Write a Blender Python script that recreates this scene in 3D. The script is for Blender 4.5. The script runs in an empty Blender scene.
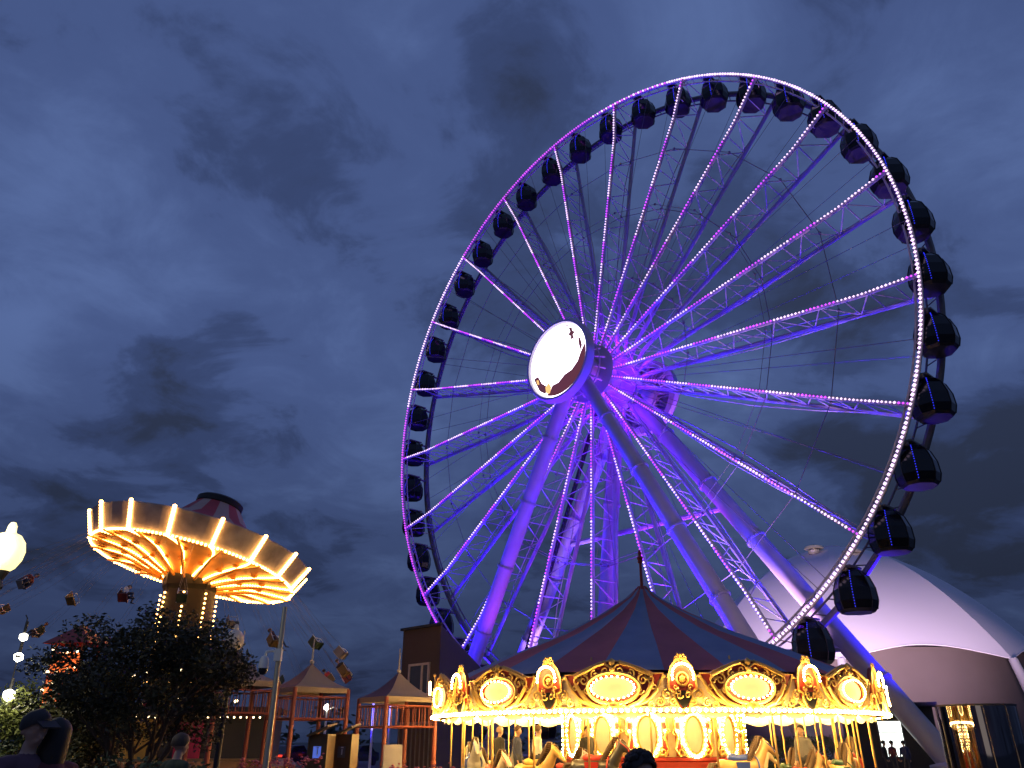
import bpy, bmesh, math, random
from mathutils import Vector, Matrix, Euler, noise
random.seed(7)
PI = math.pi; TAU = 2*PI; R_ = math.radians
sc = bpy.context.scene
COL = sc.collection
CAMZ = 1.7; F = 762.0; PITCH = R_(25.137)

def at(px, py, Y):
    """world point seen at pixel (px,py) at world depth y=Y (used to lay the place out)"""
    x = (px-512)/F; y = -(py-384)/F
    d = Vector((x, math.cos(PITCH)-y*math.sin(PITCH), math.sin(PITCH)+y*math.cos(PITCH)))
    return d*(Y/d.y) + Vector((0, 0, CAMZ))
def proj(p):
    x, y, z = p[0], p[1], p[2]-CAMZ
    d = y*math.cos(PITCH)+z*math.sin(PITCH); v = -y*math.sin(PITCH)+z*math.cos(PITCH)
    return 512+F*x/d, 384-F*v/d

ORD = ('first second third fourth fifth sixth seventh eighth ninth tenth eleventh twelfth thirteenth fourteenth fifteenth sixteenth '
       'seventeenth eighteenth nineteenth twentieth').split()
ORD += ['twenty-'+o for o in ORD[:9]] + ['thirtieth'] + ['thirty-'+o for o in ORD[:9]]

# ------------------------------------------------------------------ materials
MATS = {}
def mat(name, col, rough=.6, metal=0., var=.25, scale=3., emit=None, strength=0., bump=0., spec=.5, coat=0., coords='Object'):
    if name in MATS: return MATS[name]
    m = bpy.data.materials.new(name); m.use_nodes = True
    nt = m.node_tree; b = nt.nodes['Principled BSDF']
    b.inputs['Roughness'].default_value = rough; b.inputs['Metallic'].default_value = metal
    b.inputs['Specular IOR Level'].default_value = spec
    b.inputs['Coat Weight'].default_value = coat
    tc = nt.nodes.new('ShaderNodeTexCoord'); nz = nt.nodes.new('ShaderNodeTexNoise')
    nz.inputs['Scale'].default_value = scale; nz.inputs['Detail'].default_value = 6
    nt.links.new(tc.outputs[coords], nz.inputs['Vector'])
    mx = nt.nodes.new('ShaderNodeMix'); mx.data_type = 'RGBA'
    lo = [c*(1-var) for c in col]; hi = [min(1, c*(1+var)) for c in col]
    mx.inputs['A'].default_value = (*lo, 1); mx.inputs['B'].default_value = (*hi, 1)
    nt.links.new(nz.outputs['Fac'], mx.inputs['Factor']); nt.links.new(mx.outputs['Result'], b.inputs['Base Color'])
    if bump:
        bp = nt.nodes.new('ShaderNodeBump'); bp.inputs['Strength'].default_value = bump
        nt.links.new(nz.outputs['Fac'], bp.inputs['Height']); nt.links.new(bp.outputs['Normal'], b.inputs['Normal'])
    if emit:
        b.inputs['Emission Color'].default_value = (*emit, 1); b.inputs['Emission Strength'].default_value = strength
    MATS[name] = m
    return m

M = dict(
 asphalt=mat('plaza paving', (.09,.085,.08), .85, scale=.6, bump=.3),
 steel=mat('white painted steel', (.36,.35,.37), .45, .0, .12, 1.2),
 dsteel=mat('grey steel', (.16,.15,.15), .5, .3, .2),
 iron=mat('black iron', (.03,.03,.033), .5, .3),
 glass=mat('tinted gondola glass', (.004,.0045,.006), .14, 0, .3, 2, spec=.35),
 gfloor=mat('gondola floor pan', (.010,.010,.012), .5, 0, .2),
 ledw=mat('white lamp bead', (.8,.8,.8), .4, emit=(.95,.66,1), strength=1.7),
 ledp=mat('violet lamp bead', (.5,.3,.6), .4, emit=(.55,.05,1), strength=2.0),
 ledm=mat('magenta lamp bead', (.5,.3,.6), .4, emit=(.62,.06,.80), strength=1.5),
 ledb=mat('blue lamp bead', (.1,.1,.5), .4, emit=(.02,.03,1), strength=1.6),
 screen=mat('lit screen', (.8,.8,.8), .3, emit=(1,.88,1), strength=4),
 screend=mat('dark screen area', (.02,.018,.02), .3, emit=(.20,.05,.07), strength=.6),
 screeno=mat('orange screen area', (.3,.1,.03), .3, emit=(1,.55,.18), strength=1.2),
 bulb=mat('warm bulb', (.9,.8,.6), .4, emit=(1,.62,.20), strength=175),
 bulbd=mat('warm bulb on the drum', (.9,.8,.6), .4, emit=(1,.62,.20), strength=300),
 bulbr=mat('warm bulb of the frames',(.9,.8,.6),.4,emit=(1,.60,.19),strength=95),
 bulbs=mat('amber bulb', (.9,.8,.6), .4, emit=(1,.46,.11), strength=17),
 medal=mat('lit medallion', (.30,.22,.10), .4, emit=(1,.74,.26), strength=.85),
 gold=mat('gilded carving', (.80,.47,.12), .38, .25, .35, 9, bump=.3),
 red=mat('crimson panel', (.33,.022,.014), .5, 0, .3, 4, coat=.2),
 dred=mat('dark oxblood panel', (.34,.035,.018), .5, 0, .3, 4),
 cream=mat('cream painted panel', (.66,.52,.30), .6, 0, .4, 5),
 valance=mat('cream valance', (.8,.68,.42), .7, 0, .15, 3),
 mirror=mat('drum mirror painted bright', (.92,.84,.62), .25, .1, .2, 3),  # pale gloss colour stands in for bulb light the mirror would reflect
 canred=mat('red canopy cloth', (.44,.11,.11), .85, 0, .25, 1.2),
 canblue=mat('slate blue canopy cloth', (.19,.24,.34), .85, 0, .25, 1.2),
 canback=mat('canopy underside', (.45,.33,.18), .9),
 brass=mat('brass pole', (.75,.48,.16), .3, .8, .2, 6),
 platform=mat('platform planks', (.20,.11,.05), .7),
 skin=mat('skin', (.45,.27,.19), .55, 0, .12, 6),
 hair=mat('dark hair', (.016,.011,.009), .65, 0, .4, 30, bump=.5),
 hairb=mat('brown hair', (.07,.04,.02), .65, 0, .4, 30, bump=.5),
 jeans=mat('dark trousers', (.03,.035,.055), .85, 0, .2, 12),
 shoe=mat('dark shoes', (.02,.02,.02), .6),
 bark=mat('bark', (.085,.055,.035), .9, 0, .4, 8, bump=.6),
 leaf=mat('dark leaf', (.045,.044,.016), .6, 0, .45, .8),
 leafb=mat('yellow green leaf', (.11,.13,.03), .6, 0, .4, .8),
 hedge=mat('hedge leaf', (.035,.06,.02), .65, 0, .45, 1.2),
 farleaf=mat('far tree leaf', (.04,.05,.03), .8, 0, .4, .4),
 flower=mat('pink flower', (.55,.12,.14), .6, 0, .3, 9),
 tblue=mat('navy tent cloth', (.009,.014,.08), .85, 0, .2, 1),
 tbeige=mat('beige tent cloth', (.24,.19,.14), .85, 0, .25, 1.2),
 tpost=mat('red brown post', (.22,.05,.03), .6, 0, .25, 3),
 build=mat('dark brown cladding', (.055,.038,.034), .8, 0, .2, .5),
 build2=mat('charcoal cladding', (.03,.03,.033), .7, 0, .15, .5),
 wframe=mat('pale window frame', (.42,.38,.34), .6),
 wglass=mat('dim window', (.05,.06,.07), .1, 0, .2, 1, spec=.8),
 fabric=mat('white membrane', (.70,.66,.70), .8, 0, .06, .15),
 fabgrey=mat('grey membrane', (.42,.45,.52), .8, 0, .08, .15),
 stage=mat('stage wall', (.11,.085,.08), .85, 0, .2, .3),
 darkglass=mat('mirror glass', (.22,.205,.20), .03, 1, .05, .5),
 lit=mat('lit window', (.9,.9,.8), .5, emit=(.93,1,.92), strength=2.2),
 globe=mat('lit globe', (.9,.9,.7), .4, emit=(1,.84,.34), strength=1.7),
 globeoff=mat('opal globe', (.78,.66,.48), .35, 0, .05),
 star=mat('white festoon bulb', (.9,.9,.8), .4, emit=(1,.95,.75), strength=14),
 starw=mat('warm sign bulb', (.9,.7,.4), .4, emit=(1,.72,.38), strength=7),
 orange=mat('orange lit panel', (.6,.15,.04), .5, emit=(1,.17,.03), strength=1.1),
 white=mat('white paint', (.7,.7,.68), .5, 0, .1),
 galv=mat('galvanised pole', (.45,.42,.33), .45, .5, .2, 4),
 swband=mat('painted scenery panel', (.34,.29,.26), .5, 0, .85, 1.6, bump=.1),
 swunder=mat('orange painted underside', (.66,.30,.05), .55, 0, .55, 1.3),
 swred=mat('red swing tent', (.42,.05,.06), .7, 0, .2, 2),
 swpale=mat('pale swing tent', (.45,.30,.24), .7, 0, .2, 2),
 swcol=mat('dark column', (.005,.004,.0035), .6, 0, .4, 2),
 yellow=mat('yellow panel', (.45,.27,.04), .6, 0, .2, 2),
 magenta=mat('magenta panel', (.35,.02,.07), .6, 0, .2, 2),
 wood=mat('varnished wood', (.16,.085,.03), .5, 0, .3, 6),
 woodl=mat('pale wood', (.2,.13,.06), .6, 0, .2, 6),
 sblue=mat('blue lit label', (.05,.08,.4), .5, emit=(.15,.25,1), strength=.5),
 car=mat('dark car paint', (.02,.022,.03), .25, .4, .1, 2, coat=.5),
 tyre=mat('tyre rubber', (.015,.015,.015), .9),
 rearlamp=mat('red lamp', (.5,.03,.02), .4, emit=(1,.05,.02), strength=1.5),
)
CLOTH = [mat('cloth '+n, c, .85, 0, .2, 8) for n, c in (('black',(.02,.02,.022)),('maroon',(.11,.025,.03)),('olive',(.05,.065,.035)),
   ('white',(.6,.58,.52)),('navy',(.025,.035,.09)),('grey',(.13,.13,.14)),('plum',(.12,.06,.08)),('red',(.4,.04,.035)))]

# ------------------------------------------------------------------ mesh collector
def frame(d):
    d = Vector(d).normalized(); a = Vector((0,0,1)) if abs(d.z) < .95 else Vector((1,0,0))
    x = a.cross(d).normalized(); return x, d.cross(x)
ICO = None
def ico():
    global ICO
    if ICO is None:
        b = bmesh.new(); bmesh.ops.create_icosphere(b, subdivisions=1, radius=1)
        ICO = ([v.co.copy() for v in b.verts], [[v.index for v in f.verts] for f in b.faces]); b.free()
    return ICO
OCT = ([Vector(v) for v in ((1,0,0),(-1,0,0),(0,1,0),(0,-1,0),(0,0,1),(0,0,-1))],
       [(0,2,4),(2,1,4),(1,3,4),(3,0,4),(2,0,5),(1,2,5),(3,1,5),(0,3,5)])
class MB:
    def __init__(s): s.v=[]; s.f=[]; s.m=[]; s.mi=0; s.T=None
    def add(s, vs, fs):
        o=len(s.v)
        for p in vs:
            p=Vector(p); s.v.append(s.T@p if s.T else p)
        for f in fs: s.f.append([i+o for i in f]); s.m.append(s.mi)
        return s
    def box(s, c, size, rz=0, M4=None, taper=1.):
        x,y,z=[k/2 for k in size]; t=taper
        vs=[Vector(p) for p in ((-x,-y,-z),(x,-y,-z),(x,y,-z),(-x,y,-z),(-x*t,-y*t,z),(x*t,-y*t,z),(x*t,y*t,z),(-x*t,y*t,z))]
        mm=Matrix.Translation(Vector(c))@(M4 or Matrix.Rotation(rz,4,'Z'))
        return s.add([mm@p for p in vs],[(3,2,1,0),(4,5,6,7),(0,1,5,4),(1,2,6,5),(2,3,7,6),(3,0,4,7)])
    def tube(s, a, b, r0, r1=None, n=8, caps=True):
        return s.path([a,b],[r0, r0 if r1 is None else r1],n,caps)
    def path(s, pts, rs, n=8, caps=True, closed=False):
        pts=[Vector(p) for p in pts]; k=len(pts)
        if not isinstance(rs,(list,tuple)): rs=[rs]*k
        vs=[]; x=None
        for i,p in enumerate(pts):
            if closed: d=pts[(i+1)%k]-pts[i-1]
            else: d=pts[min(i+1,k-1)]-pts[max(i-1,0)]
            if d.length<1e-9: d=Vector((0,0,1))
            d.normalize()
            if x is None: x,_=frame(d)
            x=(x-d*x.dot(d))
            if x.length<1e-4: x,_=frame(d)
            x.normalize(); y=d.cross(x)
            for j in range(n):
                a=TAU*j/n; vs.append(p+(x*math.cos(a)+y*math.sin(a))*rs[i])
        fs=[]
        for i in range(k if closed else k-1):
            i2=(i+1)%k
            for j in range(n): fs.append((i*n+j,i*n+(j+1)%n,i2*n+(j+1)%n,i2*n+j))
        if caps and not closed: fs+= [tuple(range(n-1,-1,-1)), tuple((k-1)*n+j for j in range(n))]
        return s.add(vs,fs)
    def lathe(s, prof, n=24, c=(0,0,0), a0=0, a1=TAU, caps=False):
        c=Vector(c); full=abs(a1-a0-TAU)<1e-6; cols=n if full else n+1; vs=[]
        for i in range(cols):
            a=a0+(a1-a0)*i/n
            for r,z in prof: vs.append(c+Vector((r*math.cos(a),r*math.sin(a),z)))
        k=len(prof); fs=[]
        for i in range(n):
            i2=(i+1)%cols
            for j in range(k-1): fs.append((i*k+j,i2*k+j,i2*k+j+1,i*k+j+1))
        if caps and full: fs+=[tuple(i*k for i in range(n-1,-1,-1)),tuple(i*k+k-1 for i in range(n))]
        return s.add(vs,fs)
    def ball(s, c, r, sq=(1,1,1)):
        V,Fc=ico(); c=Vector(c); return s.add([c+Vector((p.x*sq[0],p.y*sq[1],p.z*sq[2]))*r for p in V],Fc)
    def bead(s, c, r):
        c=Vector(c); return s.add([c+p*r for p in OCT[0]],OCT[1])
    def prism(s, outline, y0, y1):
        """outline in local x,z; extruded from y0 to y1"""
        n=len(outline); vs=[(x,y0,z) for x,z in outline]+[(x,y1,z) for x,z in outline]
        fs=[tuple(range(n)),tuple(range(2*n-1,n-1,-1))]+[((i+1)%n,i,i+n,(i+1)%n+n) for i in range(n)]
        return s.add(vs,fs)
    def build(s, name, m, parent=None, smooth=False, loc=None):
        me=bpy.data.meshes.new(name); me.from_pydata([tuple(p) for p in s.v],[],s.f)
        for mm in (m if isinstance(m,(list,tuple)) else [m]): me.materials.append(mm)
        me.polygons.foreach_set('material_index',s.m)
        if smooth:
            me.polygons.foreach_set('use_smooth',[True]*len(me.polygons))
            try: me.set_sharp_from_angle(angle=R_(40))
            except Exception: pass
        me.update()
        o=bpy.data.objects.new(name,me); COL.objects.link(o)
        if parent: o.parent=parent
        if loc is not None: o.location=loc
        return o

def tag(o,label=None,cat=None,group=None,kind=None):
    if label: o['label']=label
    if cat: o['category']=cat
    if group: o['group']=group
    if kind: o['kind']=kind
    return o
def empty(name,loc,rz=0,label=None,cat=None,group=None):
    o=bpy.data.objects.new(name,None); COL.objects.link(o); o.location=loc; o.rotation_euler=(0,0,rz)
    o.empty_display_size=.2
    return tag(o,label,cat,group)
def copy_tree(o,parent=None):
    c=o.copy(); COL.objects.link(c)
    if parent: c.parent=parent
    for ch in list(o.children): copy_tree(ch,c)
    return c
def ownmat(o,*ms):
    for i,m in enumerate(ms):
        if m and i<len(o.material_slots):
            o.material_slots[i].link='OBJECT'; o.material_slots[i].material=m

# ------------------------------------------------------------------ camera, world, sun
cam=bpy.data.cameras.new('camera'); co=bpy.data.objects.new('camera',cam); COL.objects.link(co); sc.camera=co
co.location=(0,0,CAMZ); co.rotation_euler=(PI/2+PITCH,0,0)
cam.sensor_width=36; cam.lens=36*F/1024; cam.clip_end=5000
SUN_EL,SUN_AZ=R_(1.5),R_(200)
w=bpy.data.worlds.new('World'); sc.world=w; w.use_nodes=True; nt=w.node_tree; N=nt.nodes; L=nt.links
bg=N['Background']; bg.inputs['Strength'].default_value=.10
sky=N.new('ShaderNodeTexSky'); sky.sky_type='NISHITA'; sky.sun_disc=False; sky.sun_elevation=SUN_EL; sky.sun_rotation=SUN_AZ
tc=N.new('ShaderNodeTexCoord'); sep=N.new('ShaderNodeSeparateXYZ'); L.new(tc.outputs['Generated'],sep.inputs[0])
def math_(op,a,b=None,clamp=False):
    n=N.new('ShaderNodeMath'); n.operation=op; n.use_clamp=clamp
    for i,v in enumerate((a,b)):
        if v is None: continue
        if isinstance(v,(int,float)): n.inputs[i].default_value=v
        else: L.new(v,n.inputs[i])
    return n.outputs[0]
zc=math_('MAXIMUM',sep.outputs['Z'],0.0); den=math_('ADD',zc,.22)
cb=N.new('ShaderNodeCombineXYZ'); L.new(math_('DIVIDE',sep.outputs['X'],den),cb.inputs[0]); L.new(math_('DIVIDE',sep.outputs['Y'],den),cb.inputs[1])
def noisetex(scale,detail,rough,dist,off):
    mp=N.new('ShaderNodeMapping'); mp.inputs['Location'].default_value=off; L.new(cb.outputs[0],mp.inputs['Vector'])
    n=N.new('ShaderNodeTexNoise'); n.inputs['Scale'].default_value=scale; n.inputs['Detail'].default_value=detail
    n.inputs['Roughness'].default_value=rough; n.inputs['Distortion'].default_value=dist
    L.new(mp.outputs[0],n.inputs['Vector']); return n.outputs['Fac']
def ramp(fac,stops):
    r=N.new('ShaderNodeValToRGB'); r.color_ramp.interpolation='EASE'
    e=r.color_ramp.elements
    e[0].position,e[0].color=stops[0][0],(*stops[0][1],1); e[1].position,e[1].color=stops[-1][0],(*stops[-1][1],1)
    for p,c in stops[1:-1]:
        k=e.new(p); k.color=(*c,1)
    L.new(fac,r.inputs[0]); return r.outputs['Color']
n1=noisetex(1.3,7,.55,.3,(3.1,.7,0)); n2=noisetex(4.2,8,.62,.6,(1.3,5.2,2)); n3=noisetex(.55,3,.5,0,(7.7,2.2,4))
def dirn(az,el): a,e=R_(az),R_(el); return Vector((math.sin(a)*math.cos(e),math.cos(a)*math.cos(e),math.sin(e)))
def bank(az,el,wid,amp):
    """a darker cloud bank round one direction of the sky"""
    d=N.new('ShaderNodeVectorMath'); d.operation='DOT_PRODUCT'; L.new(tc.outputs['Generated'],d.inputs[0]); d.inputs[1].default_value=dirn(az,el)
    k=math_('DIVIDE',math_('SUBTRACT',d.outputs['Value'],math.cos(R_(wid))),1-math.cos(R_(wid)),True)
    return math_('MULTIPLY',k,amp*.62)
def pix(px,py):
    v=at(px,py,100)-Vector((0,0,CAMZ)); return math.degrees(math.atan2(v.x,v.y)),math.degrees(math.atan2(v.z,math.hypot(v.x,v.y)))
dark=None
for px,py,wd,am in ((285,150,10,.10),(340,110,7,.05),(130,400,8,.11),(225,395,8,.10),(300,250,9,.06),(560,30,8,.06),(850,300,8,.11),(930,290,6,.08),(850,430,7,.12),(960,460,8,.11),(1010,540,9,.09),(330,520,10,.08),(60,480,9,.05),(480,60,6,.05),(20,60,10,-.05),(960,150,12,-.10),(940,380,5,-.10),(60,250,10,-.05),(420,330,8,-.05),(700,20,9,-.03)):
    az,el=pix(px,py); k=bank(az,el,wd,am); dark=k if dark is None else math_('ADD',dark,k)
base=math_('ADD',math_('ADD',math_('MULTIPLY',n1,.50),math_('MULTIPLY',n2,.30)),math_('MULTIPLY',n3,.20))
cl=math_('SUBTRACT',base,dark)
CS=10.
cloud=ramp(cl,[(.36,tuple(CS*c for c in (.028,.040,.086))),(.42,tuple(CS*c for c in (.040,.063,.160))),(.47,tuple(CS*c for c in (.062,.098,.245))),(.60,tuple(CS*c for c in (.094,.147,.340)))])
low=N.new('ShaderNodeMapRange'); L.new(sep.outputs['Z'],low.inputs['Value']); low.inputs['From Min'].default_value=.02; low.inputs['From Max'].default_value=.42; low.inputs['To Min'].default_value=.30; low.inputs['To Max'].default_value=1
lm_=N.new('ShaderNodeMix'); lm_.data_type='RGBA'; lm_.blend_type='MULTIPLY'; lm_.inputs['Factor'].default_value=1; L.new(cloud,lm_.inputs['A']); L.new(low.outputs[0],lm_.inputs['B']); cloud=lm_.outputs['Result']
mixn=N.new('ShaderNodeMix'); mixn.data_type='RGBA'; mixn.inputs['Factor'].default_value=.985
L.new(sky.outputs[0],mixn.inputs['A']); L.new(cloud,mixn.inputs['B']); 
L.new(mixn.outputs['Result'],bg.inputs['Color'])
sl=bpy.data.lights.new('sun','SUN'); sl.energy=.03; sl.angle=R_(15); sl.color=(1,.9,.8)
so=bpy.data.objects.new('sun',sl); COL.objects.link(so)
sd=Vector((math.sin(SUN_AZ)*math.cos(SUN_EL),math.cos(SUN_AZ)*math.cos(SUN_EL),math.sin(SUN_EL)))
so.rotation_euler=(-sd).to_track_quat('-Z','Y').to_euler()
sc.view_settings.view_transform='Standard'; sc.view_settings.look='None'; sc.view_settings.exposure=0; sc.view_settings.gamma=1
sc.render.engine='CYCLES'
try:
    sc.cycles.use_denoising=True; sc.cycles.denoiser='OPENIMAGEDENOISE'
except Exception: pass
sc.cycles.use_light_tree=True; sc.cycles.max_bounces=5; sc.cycles.sample_clamp_indirect=3

def lamp(name,kind,loc,energy,color,parent=None,aim=None,**k):
    l=bpy.data.lights.new(name,kind); l.energy=energy; l.color=color
    for a,b in k.items(): setattr(l,a,b)
    o=bpy.data.objects.new(name,l); COL.objects.link(o); o.location=loc
    if parent: o.parent=parent
    if aim is not None: o.rotation_euler=(Vector(aim)-Vector(loc)).to_track_quat('-Z','Y').to_euler()
    return o

# ------------------------------------------------------------------ ground
g=MB(); g.add([(-900,-60,0),(900,-60,0),(900,1500,0),(-900,1500,0)],[(0,1,2,3)])
tag(g.build('ground',M['asphalt']),kind='structure')

# ================================================================== FERRIS WHEEL
PHI=-.83388; WC=Vector((6.300,58.296,0)); HZ=28.474+CAMZ; WR=27.0; YB=3.1
wheel=empty('ferris_wheel',WC,PHI,'giant white ferris wheel lit violet with a bright round screen on its hub','ferris wheel')
WM=Matrix.Translation(WC)@Matrix.Rotation(PHI,4,'Z')
def wp(a,r,y): return Vector((r*math.sin(a),y,HZ+r*math.cos(a)))
NS=21; STEP=TAU/NS; A0=R_(11.15)
def ring(r,y,n): return [wp(TAU*i/n,r,y) for i in range(n)]
b=MB(); b.path(ring(WR,.12,168),.13,6,closed=True); b.path(ring(WR-.42,.3,168),.07,5,closed=True)
for i in range(168): b.tube(wp(TAU*i/168,WR,.12),wp(TAU*(i+.5)/168,WR-.42,.3),.035,n=4,caps=False)
fr=b.build('front_rim',M['steel'],wheel,True)
b=MB(); nb=600
for i in range(nb):
    a=TAU*i/nb; d=math.degrees(a)%360
    # white from the top round the right side, white arc on the upper left, violet elsewhere
    b.mi=0 if (25<d<200 or 281<d<320) else 1
    if 5<d<=25: b.mi=0 if i%2 else 1
    if 200<=d<215: b.mi=0 if i%3==0 else 1
    b.bead(wp(a,WR,-.10),.122*random.uniform(.8,1.12))
b.build('light_strip',[M['ledw'],M['ledm']],fr)
b=MB(); b.path(ring(WR,YB,168),.24,8,closed=True); b.path(ring(WR-.75,YB-.2,168),.07,5,closed=True)
for i in range(126): b.tube(wp(TAU*i/126,WR,YB),wp(TAU*(i+.5)/126,WR-.75,YB-.2),.04,n=4,caps=False)
b.build('rear_rim',M['dsteel'],wheel,True)
# spoke built at angle 0
rk=WR*.865; FI,FM=.75,.50; BI,BM=3.9,3.15
fpts=[wp(0,2.5,FI),wp(0,4.2,FM+.25),wp(0,rk,FM),wp(0,WR,.0)]
bpts=[wp(0,2.5,BI),wp(0,4.2,BM+.25),wp(0,rk,BM),wp(0,WR,YB)]
def along(pts,t):
    L_=[(pts[i+1]-pts[i]).length for i in range(len(pts)-1)]; d=t*sum(L_)
    for i,l in enumerate(L_):
        if d<=l or i==len(L_)-1: return pts[i].lerp(pts[i+1],min(1,d/l))
        d-=l
b=MB(); b.path(fpts,.14,6); b.path(bpts,.17,6)
NB=15
for i in range(NB+1):
    b.tube(along(fpts,i/NB),along(bpts,i/NB),.045,n=4,caps=False)
    if i<NB:
        if i%2: b.tube(along(fpts,i/NB),along(bpts,(i+1)/NB),.045,n=4,caps=False)
        else: b.tube(along(bpts,i/NB),along(fpts,(i+1)/NB),.045,n=4,caps=False)
# second, off-plane chords that give the truss its width
for s in (-1,1):
    mid=[along(bpts,.12)+Vector((s*.05,0,0))]+[along(bpts,t)+Vector((s*.55*math.sin(PI*min(1,max(0,(t-.1)/.8))),-.3,0)) for t in (.3,.5,.7)]+[along(bpts,.88)]
    b.path(mid,.05,4)
b2=MB(); nbd=92
for i in range(nbd):
    t=(i+.5)/nbd; b2.mi=1 if (int(t*11+.4)%2==0 and t<.86) else 0
    if t>.965: b2.mi=1
    b2.bead(along(fpts,t)+Vector((0,-.2,0)),.092*random.uniform(.78,1.12))
sp0=b.build('spoke',M['steel'],wheel,True); ls0=b2.build('light_strip',[M['ledw'],M['ledp']],sp0)
for k in range(NS):
    a=A0+STEP*k; o=sp0 if k==0 else copy_tree(sp0,wheel)
    o.matrix_local=Matrix.Translation((0,0,HZ))@Matrix.Rotation(a,4,'Y')@Matrix.Translation((0,0,-HZ))
# tie cables between the spokes
for r,y in ((9.2,1.7),(16.,1.5),(16.,2.4),(21.3,1.6)):
    b=MB(); b.path([wp(A0+STEP*k,r,y) for k in range(NS)],.032 if y!=1.5 else .022,4,closed=True)
    for k in range(NS): b.ball(wp(A0+STEP*k,r,y),.12)
    b.build('tie_cable',M['dsteel'],wheel)
b=MB()
for k in range(NS):
    a=A0+STEP*(k+.5); b.tube(wp(a-STEP*.5,2.4,3.6),wp(a,WR,YB),.022,n=4); b.tube(wp(a+STEP*.5,2.4,1.0),wp(a,WR,.1),.022,n=4)
b.build('stay_cable',M['dsteel'],wheel)
# hub
RY=Matrix.Translation((0,0,HZ))@Matrix.Rotation(PI/2,4,'X')   # lathe axis z -> -y
b=MB(); b.T=RY
b.lathe([(0,1.2),(1.15,1.2),(1.15,.9),(1.3,.8),(1.3,-.3),(2.6,-.45),(2.6,-.95),(1.5,-1.0),(1.2,-1.6),(1.2,-3.2),(1.5,-3.4),(2.6,-3.6),(2.6,-4.1),(1.3,-4.2),(1.1,-8),(0,-8)],32)
b.build('hub',M['steel'],wheel,True)
b=MB()
for i in range(14):
    a=TAU*i/14; b.tube(wp(a,1.2,-2.7),wp(a,2.4,-.2),.09,n=5); b.tube(wp(a,2.2,-2.9),wp(a,1.2,-1.2),.06,n=4)
    b.box(wp(a,1.35,-1.9),(.5,.9,.35),M4=Matrix.Rotation(a,4,'Y'))
b.path(ring(2.45,-1.0,32),.07,5,closed=True); b.path(ring(2.45,-1.7,32),.05,5,closed=True)
b.build('hub_cage',M['steel'],wheel)
b=MB(); b.T=RY; b.lathe([(0,3.25),(3.2,3.25),(3.3,3.6),(3.5,3.6),(3.6,3.4),(3.6,2.9),(3.2,2.6),(0,2.5)],48)
dsc=b.build('display_housing',M['steel'],wheel,True)
b=MB(); pts=[]; n=64
outl=[(3.18*math.cos(TAU*i/n),HZ+3.18*math.sin(TAU*i/n)) for i in range(n)]
b.prism(outl,-3.40,-3.26)
wed=[(3.1*math.cos(a),HZ+3.1*math.sin(a)) for a in [R_(-118+2*i) for i in range(64)]]
edge=[(2.55,-.25),(2.2,-.9),(1.5,-1.45),(.7,-1.6),(.0,-2.05),(-.7,-2.1),(-1.0,-2.6)]
b.mi=1; b.prism([(x,z) for x,z in wed]+[(x,HZ+z) for x,z in edge],-3.42,-3.41)
b.prism([(x,HZ+z) for x,z in ((1.35,2.45),(1.7,2.4),(1.75,2.05),(2.05,1.8),(1.8,1.65),(1.95,1.1),(1.7,1.35),(1.5,1.0),(1.55,1.6),(1.25,1.85),(1.5,2.05))],-3.42,-3.41)
b.prism([(x,HZ+z) for x,z in ((2.35,1.2),(2.6,1.0),(2.75,.3),(2.55,-.1),(2.4,.5))],-3.42,-3.41)
b.prism([(x,HZ+z) for x,z in ((1.0,2.85),(1.35,2.75),(1.15,2.6))],-3.42,-3.41)
b.prism([(x,HZ+z) for x,z in ((-2.85,-.8),(-2.35,-.7),(-1.9,-1.5),(-1.3,-2.0),(-1.5,-2.6),(-2.2,-2.1))],-3.42,-3.41)
b.mi=2
b.prism([(x,HZ+z) for x,z in ((-1.5,-2.0),(-1.1,-1.7),(-.8,-2.2),(-1.0,-2.7),(-1.4,-2.6))],-3.43,-3.425)
b.prism([(x,HZ+z) for x,z in ((-2.55,-1.0),(-2.3,-1.05),(-2.2,-1.5),(-2.45,-1.4))],-3.43,-3.425)
b.build('screen',[M['screen'],M['screend'],M['screeno']],dsc)
# rear support disc
b=MB(); b.T=RY; b.lathe([(2.9,-7.7),(3.5,-7.7),(3.5,-8.3),(2.9,-8.3),(2.9,-7.7)],40); b.lathe([(0,-8.0),(1.4,-7.8),(1.4,-8.4),(0,-8.4)],24); b.T=None
for i in range(16):
    a=TAU*i/16; b.tube(wp(a,1.3,8),wp(a+.18,3.0,8),.11,n=5); b.tube(wp(a,1.3,8),wp(a-.18,3.0,8),.08,n=5)
b.T=RY; b.lathe([(0,-8.36),(3.0,-8.36)],40); b.T=None
b.build('rear_disc',M['steel'],wheel,True)
# legs
def leg(top,bot,r0,r1,name='leg',bands=5):
    b=MB(); top=Vector(top); bot=Vector(bot); b.tube(bot,top,r0,r1,24)
    for i in range(1,bands+1):
        p=bot.lerp(top,i/(bands+1)); d=(top-bot).normalized(); r=r0+(r1-r0)*i/(bands+1)
        b.tube(p-d*.10,p+d*.10,r+.08,n=24); b.tube(p-d*.03,p+d*.03,r+.11,n=24)
        fx,fy=frame(d)
        for q in range(24): b.bead(p+(fx*math.cos(TAU*q/24)+fy*math.sin(TAU*q/24))*(r+.06)+d*.13,.05)
    b.lathe([(1.5,0),(1.5,.5),(r0+.1,.7)],20,c=(bot.x,bot.y,0))
    return b.build(name,M['steel'],wheel,True)
LEGS=[((-.4,-1.3,HZ-.6),(-17,-1.3,0)),((.4,-1.3,HZ-.6),(17.0,-1.3,0)),((.4,5.2,HZ-.6),(20.9,5.6,0)),((-.4,5.2,HZ-.6),(-18.9,5.2,0))]
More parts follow.
